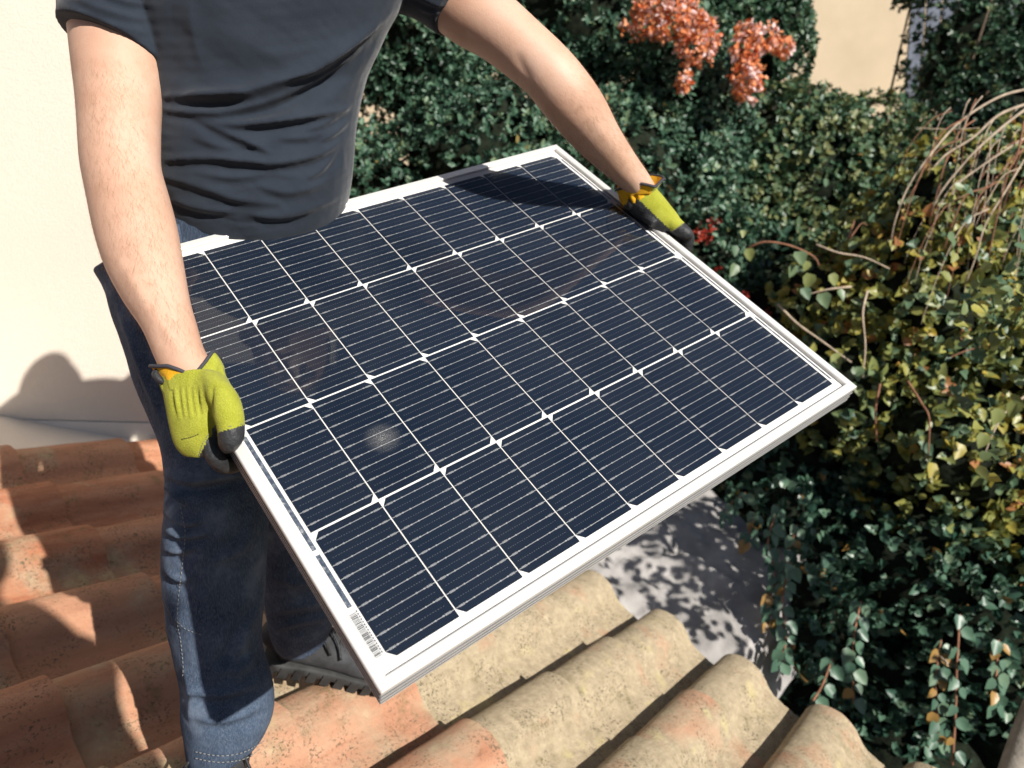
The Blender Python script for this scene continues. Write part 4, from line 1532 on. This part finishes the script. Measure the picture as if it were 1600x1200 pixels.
# leaves sprouting along the free stems
rr_ = random.Random(5)
for (x, y, d, s, tn1) in ((1147, 396, 2.74, .042, .3), (1128, 388, 2.75, .03, .35), (1150, 425, 2.72, .052, .42), (1170, 400, 2.72, .048, .6), (1160, 372, 2.74, .03, .5), (1248, 405, 2.68, .060, .45), (1240, 425, 2.69, .05, .4), (1268, 440, 2.68, .058, .5), (1285, 470, 2.66, .062, .45), (1255, 462, 2.68, .05, .3), (1298, 440, 2.68, .05, .55), (1310, 465, 2.68, .045, .4), (1262, 420, 2.70, .04, .6), (1302, 565, 2.66, .06, .5), (1340, 585, 2.62, .055, .42), (1500, 705, 2.54, .06, .9), (1540, 690, 2.54, .055, .55), (1560, 650, 2.54, .062, .6), (1456, 735, 2.54, .055, .85), (1590, 640, 2.54, .06, .62)):
    a = M @ np.array([rr_.uniform(-.5, .5), 1, rr_.uniform(-.5, .2)])
    n_ = M @ np.array([rr_.uniform(-.4, .6), -.5, -.9])
    place_leaf(vine, 'vine', W(x, y - 12, d), a, n_, s, tn1)

# ivy hanging below the vine
ivb = [bl(1430, 860, 3.15, .42, .4, .36), bl(1300, 850, 3.3, .28, .32, .30), bl(1200, 760, 3.5, .25, .3, .2), bl(1560, 1010, 3.0, .38, .36, .42), bl(1400, 1030, 3.3, .32, .34, .34), bl(1250, 690, 3.45, .3, .3, .25), bl(1262, 930, 2.78, .10, .14, .22), bl(1225, 800, 2.95, .12, .14, .16), bl(1262, 1010, 2.62, .07, .1, .10), bl(1450, 1180, 3.2, .45, .4, .3), bl(1300, 1120, 3.45, .3, .3, .3), bl(1620, 1150, 3.1, .4, .4, .35)]
ivy = empty('hanging_ivy', np.array([*W(1420, 950, 3.3)[:2], GZ]))
tag(ivy, 'shaded blue green ivy trailing down past the roof eave', 'ivy')
P_, N_ = blob_points(ivb, 4800, .45, .88, .26, 7, 601)
pos, dr, nr = rosettes(P_, N_, 5, 602, -.5, 1.0)
nr = nr + SUN * .5
r = np.random.default_rng(603)
sz = r.uniform(.45, 1.15, len(pos)) * .040
tn_ = np.clip(np.repeat(r.normal(.35, .2, len(P_)), 5) + r.normal(0, .12, len(pos)), 0, .95)
tn_[r.random(len(pos)) < .02] = 1
q3 = PX(pos)
vis = (q3[:, 0] > 1150) & (q3[:, 0] < 1590) & (q3[:, 1] > 700) & (q3[:, 1] < 1190)
score = np.where(vis, sz / q3[:, 2] + np.where((nr @ VIEW) < -.2, .004, 0) - (q3[:, 2] - 2.7) * .012, -9)
big = np.argsort(-score)[:230]
rest = np.setdiff1d(np.arange(len(pos)), big)
leaf_mesh('foliage', pos[rest], dr[rest], nr[rest], sz[rest], .80, tn_[rest], 'ivy', ivy, .2, 'stuff', True)
for i in big:
    place_leaf(ivy, 'ivy', pos[i], dr[i], nr[i], sz[i] * 1.1, tn_[i])
core('shade_core', ivb, .74, ivy)
for pts, nl, w_ in (([(1345, 940, 2.62), (1335, 990, 2.56), (1332, 1040, 2.53), (1334, 1098, 2.5)], 16, .5), ([(1470, 1000, 2.5), (1462, 1060, 2.46), (1464, 1120, 2.44), (1462, 1165, 2.43)], 20, .5), ([(1245, 820, 2.75), (1230, 870, 2.72), (1215, 920, 2.7), (1198, 950, 2.7)], 16, .5),
                    ([(1500, 960, 2.5), (1495, 1040, 2.45), (1493, 1110, 2.42), (1488, 1195, 2.4)], 10, .7), ([(1205, 930, 2.62), (1202, 960, 2.6), (1198, 985, 2.6)], 8, .4), ([(1180, 800, 2.8), (1172, 830, 2.78), (1168, 850, 2.77)], 7, .5), ([(1215, 790, 2.7), (1200, 850, 2.66), (1212, 900, 2.64), (1200, 940, 2.63)], 18, .5), ([(1235, 880, 2.62), (1222, 940, 2.58), (1228, 1000, 2.56), (1215, 1040, 2.55)], 18, .5), ([(1165, 770, 2.86), (1140, 790, 2.84), (1130, 815, 2.83)], 9, .5), ([(1300, 1030, 2.5), (1285, 1070, 2.45), (1270, 1095, 2.42)], 6, .4),
                    ([(1560, 1000, 2.5), (1556, 1060, 2.47), (1552, 1110, 2.46)], 12, .7)):
    C3 = crom(np.array([W(*p) for p in pts]), 8)
    v, f = tube(C3[::2], [.0038] * len(C3[::2]), 6, 2)
    part('stem', v, f, 'redtwig', ivy)
    for k in range(nl):
        p = C3[min(len(C3) - 1, int(k / nl * len(C3)))]
        sgn = 1 if k % 2 else -1
        a = M @ np.array([sgn * rr_.uniform(.2, .9), 1, rr_.uniform(-.5, .2)])
        n_ = M @ np.array([rr_.uniform(-.4, .7), -.45, -.9])
        place_leaf(ivy, 'ivy', p + M @ np.array([sgn * .008, 0, -.006]), a, n_, rr_.uniform(.032, .058), rr_.choice((.25, .4, .5, .6, .7, 1.0)))

# ------------------------------------------------------------------ background things
# ochre garden wall behind everything
A, B = W(100, 0, 7.4), W(1700, 0, 6.6)
dirw = B - A
dirw[2] = 0
Lw = np.linalg.norm(dirw)
dirw /= Lw
nw = np.cross(dirw, Zup)
v = []
for s in (-4, Lw + 5):
    for off in (0, .25):
        for zz in (GZ, 3.2):
            w_ = A + dirw * s + nw * off * (-1 if nw @ (CAM - A) > 0 else 1)
            v.append((w_[0], w_[1], zz))
gw = part('garden_wall', v, [[0, 1, 3, 2], [4, 6, 7, 5], [0, 4, 5, 1], [2, 3, 7, 6], [0, 2, 6, 4], [1, 5, 7, 3]], 'ochre', None, False)
tag(gw, 'sunlit ochre wall seen through the gap in the foliage', 'wall')

# upright boards with shade put into their colour, in the top right corner
fence = empty('board_fence', W(1540, 100, 5.9) * [1, 1, 0] + [0, 0, GZ])
tag(fence, 'upright boards, shade put into their blue grey colour, in the top right corner', 'fence')
for k in range(9):
    a = W(1440 + 26 * k, -60, 6.0 - .02 * k)
    b = W(1425 + 24 * k, 160, 6.0 - .02 * k)
    sdv = M @ np.array([1, 0, 0.]) * .055
    dp = M @ np.array([0, 0, 1.]) * .025
    v = [a - sdv, a + sdv, b + sdv, b - sdv, a - sdv + dp, a + sdv + dp, b + sdv + dp, b - sdv + dp]
    part('board', v, [[0, 1, 2, 3], [7, 6, 5, 4], [0, 4, 5, 1], [1, 5, 6, 2], [2, 6, 7, 3], [3, 7, 4, 0]], 'bluewood', fence, False)

# grey tarpaulin draped below the eave
nu, nv = 80, 70
c00, c10, c01, c11 = W(880, 900, 2.75), W(1150, 1125, 2.42), W(1085, 750, 3.2), W(1310, 915, 2.8)
G = np.empty((nv, nu, 3))
for j in range(nv):
    for i in range(nu):
        a, b = i / (nu - 1), j / (nv - 1)
        G[j, i] = c00 * (1 - a) * (1 - b) + c10 * a * (1 - b) + c01 * (1 - a) * b + c11 * a * b
        drop = max(0, a - .84) / .16
        G[j, i] += Zup * (-.30 * drop ** 1.5)
flat = G.reshape(-1, 3)
q = PX(flat)[:, :2]
hgt = sines(flat, 14, 91) * .022 + sines(flat, 40, 92) * .009 + np.abs(sines(flat, 26, 93)) * .016
hgt += fold(q, [(985, 862), (1030, 872), (1075, 868), (1140, 905)], -.05, 12, 0) + fold(q, [(960, 880), (1000, 880), (1060, 880), (1160, 930)], .04, 16, .5) + fold(q, [(1030, 800), (1060, 850), (1050, 880)], -.02, 8)
hgt += fold(q, [(1180, 960), (1205, 1000), (1225, 1060)], .03, 9, .6)
flat = flat + np.outer(hgt, Zup)
top = flat
bot = flat - Zup * .004
f = []
for j in range(nv - 1):
    for i in range(nu - 1):
        a = j * nu + i
        f.append([a, a + 1, a + 1 + nu, a + nu])
        o_ = nu * nv
        f.append([o_ + a, o_ + a + nu, o_ + a + 1 + nu, o_ + a + 1])
tp_ = part('tarpaulin', np.concatenate([top, bot]), f, 'tarp')
tag(tp_, 'crumpled grey tarpaulin in dappled shade beyond the tile ends', 'tarpaulin')

# grey post at the lower right corner
v, f = tube([W(1560, 1290, 1.9), W(1596, 1170, 1.95), W(1640, 1060, 2.0)], [.035, .034, .033], 14, 6)
v = v + sines(v, 60, 8)[:, None] * .002
po = part('wooden_post', v, f, 'oldwood')
tag(po, 'weathered grey pole leaning in the bottom right corner', 'pole')

# tree standing to the right of the picture: its leaves dapple the tarpaulin
ta = W(1075, 880, 2.85)
shade = [(ta + SUN * 1.55, np.array([.34, .34, .30])), (ta + SUN * 1.75 + M @ np.array([.30, .10, .1]), np.array([.34, .34, .30])), (ta + SUN * 1.6 + M @ np.array([-.1, -.28, .25]), np.array([.26, .3, .22]))]
st = empty('overhanging_tree', np.array([*(ta + SUN * 2.2)[:2], GZ]))
tag(st, 'leafy tree right of the picture dappling the grey tarpaulin with shade', 'tree')
r = np.random.default_rng(801)
P_ = np.concatenate([c + r.normal(0, .5, (105, 3)) * rad for c, rad in shade])
N_ = r.normal(size=P_.shape) * .5 + SUN
pos, dr, nr = rosettes(P_, N_, 6, 802, 0, 1.2)
leaf_mesh('crown', pos + r.normal(0, .03, pos.shape), dr, nr + SUN * .6, r.uniform(.024, .046, len(pos)), .8, np.clip(r.normal(.5, .2, len(pos)), 0, 1), 'vine', st, .2, 'stuff', True)
base = WL[st.name]
parts = [tube([base, base * [1, 1, 0] + [0, 0, -1.2], base * [1, 1, 0] + [.03, .02, .6]], [.05, .042, .03], 10, 6)]
for c, rad in shade:
    parts.append(tube([base * [1, 1, 0] + [.03, .02, .3], (base * [1, 1, 0] + c) / 2 * [1, 1, 0] + [0, 0, (c[2] + .5) / 2], c], [.022, .014, .005], 8, 5))
v, f = merge(parts)
part('trunk', v, f, 'bark', st)


# ------------------------------------------------------------------ the photographer behind the camera (the shadow on the lower left tiles)
def K(x, y, z):
    return M @ np.array([x, y, z]) + CAM


hd = K(.343, -.618, -.36)
X_, Y_ = M @ np.array([1, 0, 0.]), np.array([FW @ [1, 0, 0], 0, 0])
fwd = np.array([0, 1., 0])
rgt = np.array([1., 0, 0])
ftz = RO + RB * 0


def roof_z(p):
    return p - Zup * (((p - RO) @ RN) / (Zup @ RN))


ph = empty('person', roof_z(hd - fwd * .02))
tag(ph, 'photographer standing behind the camera whose shadow darkens the lower left tiles', 'person')


def Q(x, y, z):
    return np.array([hd[0] + x, hd[1] + y, hd[2] + z])


def sec(x, y, z, w_, b_):
    return (Q(x - w_, y, z), Q(x + w_, y, z), b_)


hips = [Q(-.10, -.02, -.78), Q(.10, -.02, -.78)]
feet = [roof_z(Q(-.16, .02, 0)), roof_z(Q(.16, -.08, 0))]
torso_p = loft([sec(0, -.02, -.19, .07, .06), sec(0, -.03, -.24, .17, .09), sec(0, -.03, -.32, .20, .11), sec(0, -.03, -.5, .175, .115), sec(0, -.02, -.68, .165, .11), sec(0, -.02, -.82, .17, .11)], 28, 5)
head_p = loft([sec(0, .03, -.135, .03, .035), sec(0, .02, -.09, .062, .078), sec(0, .01, -.03, .073, .092), sec(0, 0, .04, .077, .098), sec(0, -.005, .09, .062, .080), sec(0, -.01, .12, .03, .04), sec(0, -.01, .125, .008, .012)], 28, 5)
neck_p = tube([Q(0, -.03, -.24), Q(0, -.01, -.15), Q(0, 0, -.07)], [.062, .057, .055], 16, 4)
nose_p = tube([Q(0, .088, .0), Q(0, .112, -.035), Q(0, .092, -.05)], [.008, .013, .008], 8, 4)
grip = [K(-.065, .03, -.035), K(.085, .03, -.035)]
arms_p = []
for sg, hnd in ((-1, grip[0]), (1, grip[1])):
    sh_ = Q(sg * .185, -.03, -.27)
    el_ = sh_ * .55 + hnd * .45 + np.array([sg * .07, -.02, -.13])
    arms_p.append((sh_, el_, hnd))
limbs = [tube([a_, (a_ + b_) / 2, b_, (b_ + c_) / 2, c_], [.056, .050, .043, .040, .028], 16, 5) for a_, b_, c_ in arms_p]
legs = [tube([h_, (h_ + f_) / 2 + fwd * .03, f_ + Zup * .08], [.085, .062, .045], 16, 6) for h_, f_ in zip(hips, feet)]
hands = []
for sg, hnd in ((-1, grip[0]), (1, grip[1])):
    hands.append(tube([hnd - fwd * .03, hnd, hnd + Zup * .03], [.028, .034, .022], 12, 4))
    for k in range(4):
        hands.append(tube([hnd + Zup * (.018 * k - .03), hnd + Zup * (.018 * k - .03) + fwd * .028 + rgt * sg * .012, hnd + Zup * (.018 * k - .03) + fwd * .030 - rgt * sg * (.022 - .003 * k)], [.010, .009, .007], 8, 4))
    hands.append(tube([hnd - Zup * .01, hnd + Zup * .03 - rgt * sg * .02, hnd + Zup * .045 - rgt * sg * .04], [.012, .010, .008], 8, 4))
v, f, nn = union([torso_p, head_p, neck_p, nose_p] + limbs + legs + hands, .006, 4)
part('body', v, f, 'skin', ph)
jk = [loft([sec(0, -.03, -.22, .16, .10), sec(0, -.03, -.31, .215, .125), sec(0, -.03, -.5, .195, .13), sec(0, -.02, -.72, .19, .13), sec(0, -.02, -.86, .195, .13)], 32, 5)]
jk += [tube([a_, (a_ + b_) / 2, b_, b_ * .5 + c_ * .5], [.072, .066, .060, .052], 18, 5) for a_, b_, c_ in arms_p]
v, f, nn = union(jk, .007, 5)
v = v + nn * (sines(v, 40, 61) * .003)[:, None]
part('jacket', v, f, 'shirt', ph)
tr_ = [loft([sec(0, -.02, -.80, .18, .12), sec(0, -.02, -.92, .185, .125)], 28, 5)]
tr_ += [tube([h_, (h_ + f_) / 2 + fwd * .03, f_ + Zup * .05], [.10, .082, .068], 18, 6) for h_, f_ in zip(hips, feet)]
v, f, nn = union(tr_, .007, 5)
part('trousers', v, f, 'denim', ph)
v, f = loft([sec(0, -.03, -.05, .078, .085), sec(0, -.02, .03, .085, .095), sec(0, -.01, .085, .078, .10), sec(0, -.01, .12, .055, .07), sec(0, -.01, .14, .01, .012)], 28, 5)
part('hair', v, f, 'hair', ph)
for f_ in feet:
    v, f = loft([(f_ + fwd * y_ - rgt * w_ + Zup * .045, f_ + fwd * y_ + rgt * w_ + Zup * .045, h_) for y_, w_, h_ in ((-.09, .02, .03), (-.06, .04, .045), (.02, .043, .045), (.10, .05, .035), (.18, .03, .025))], 20, 5, power=3)
    part('shoe', v, f, 'shoe', ph)
bx = box_vf(-.076, .076, -.006, 0, -.036, .036)
v = np.array([K(.01 + a_[0], .02 + a_[2], -.012 + a_[1]) for a_ in bx[0]])
pho = part('mobile_phone', v, bx[1], 'leather', None, False)
tag(pho, 'black mobile phone held up by the photographer behind the camera', 'phone')
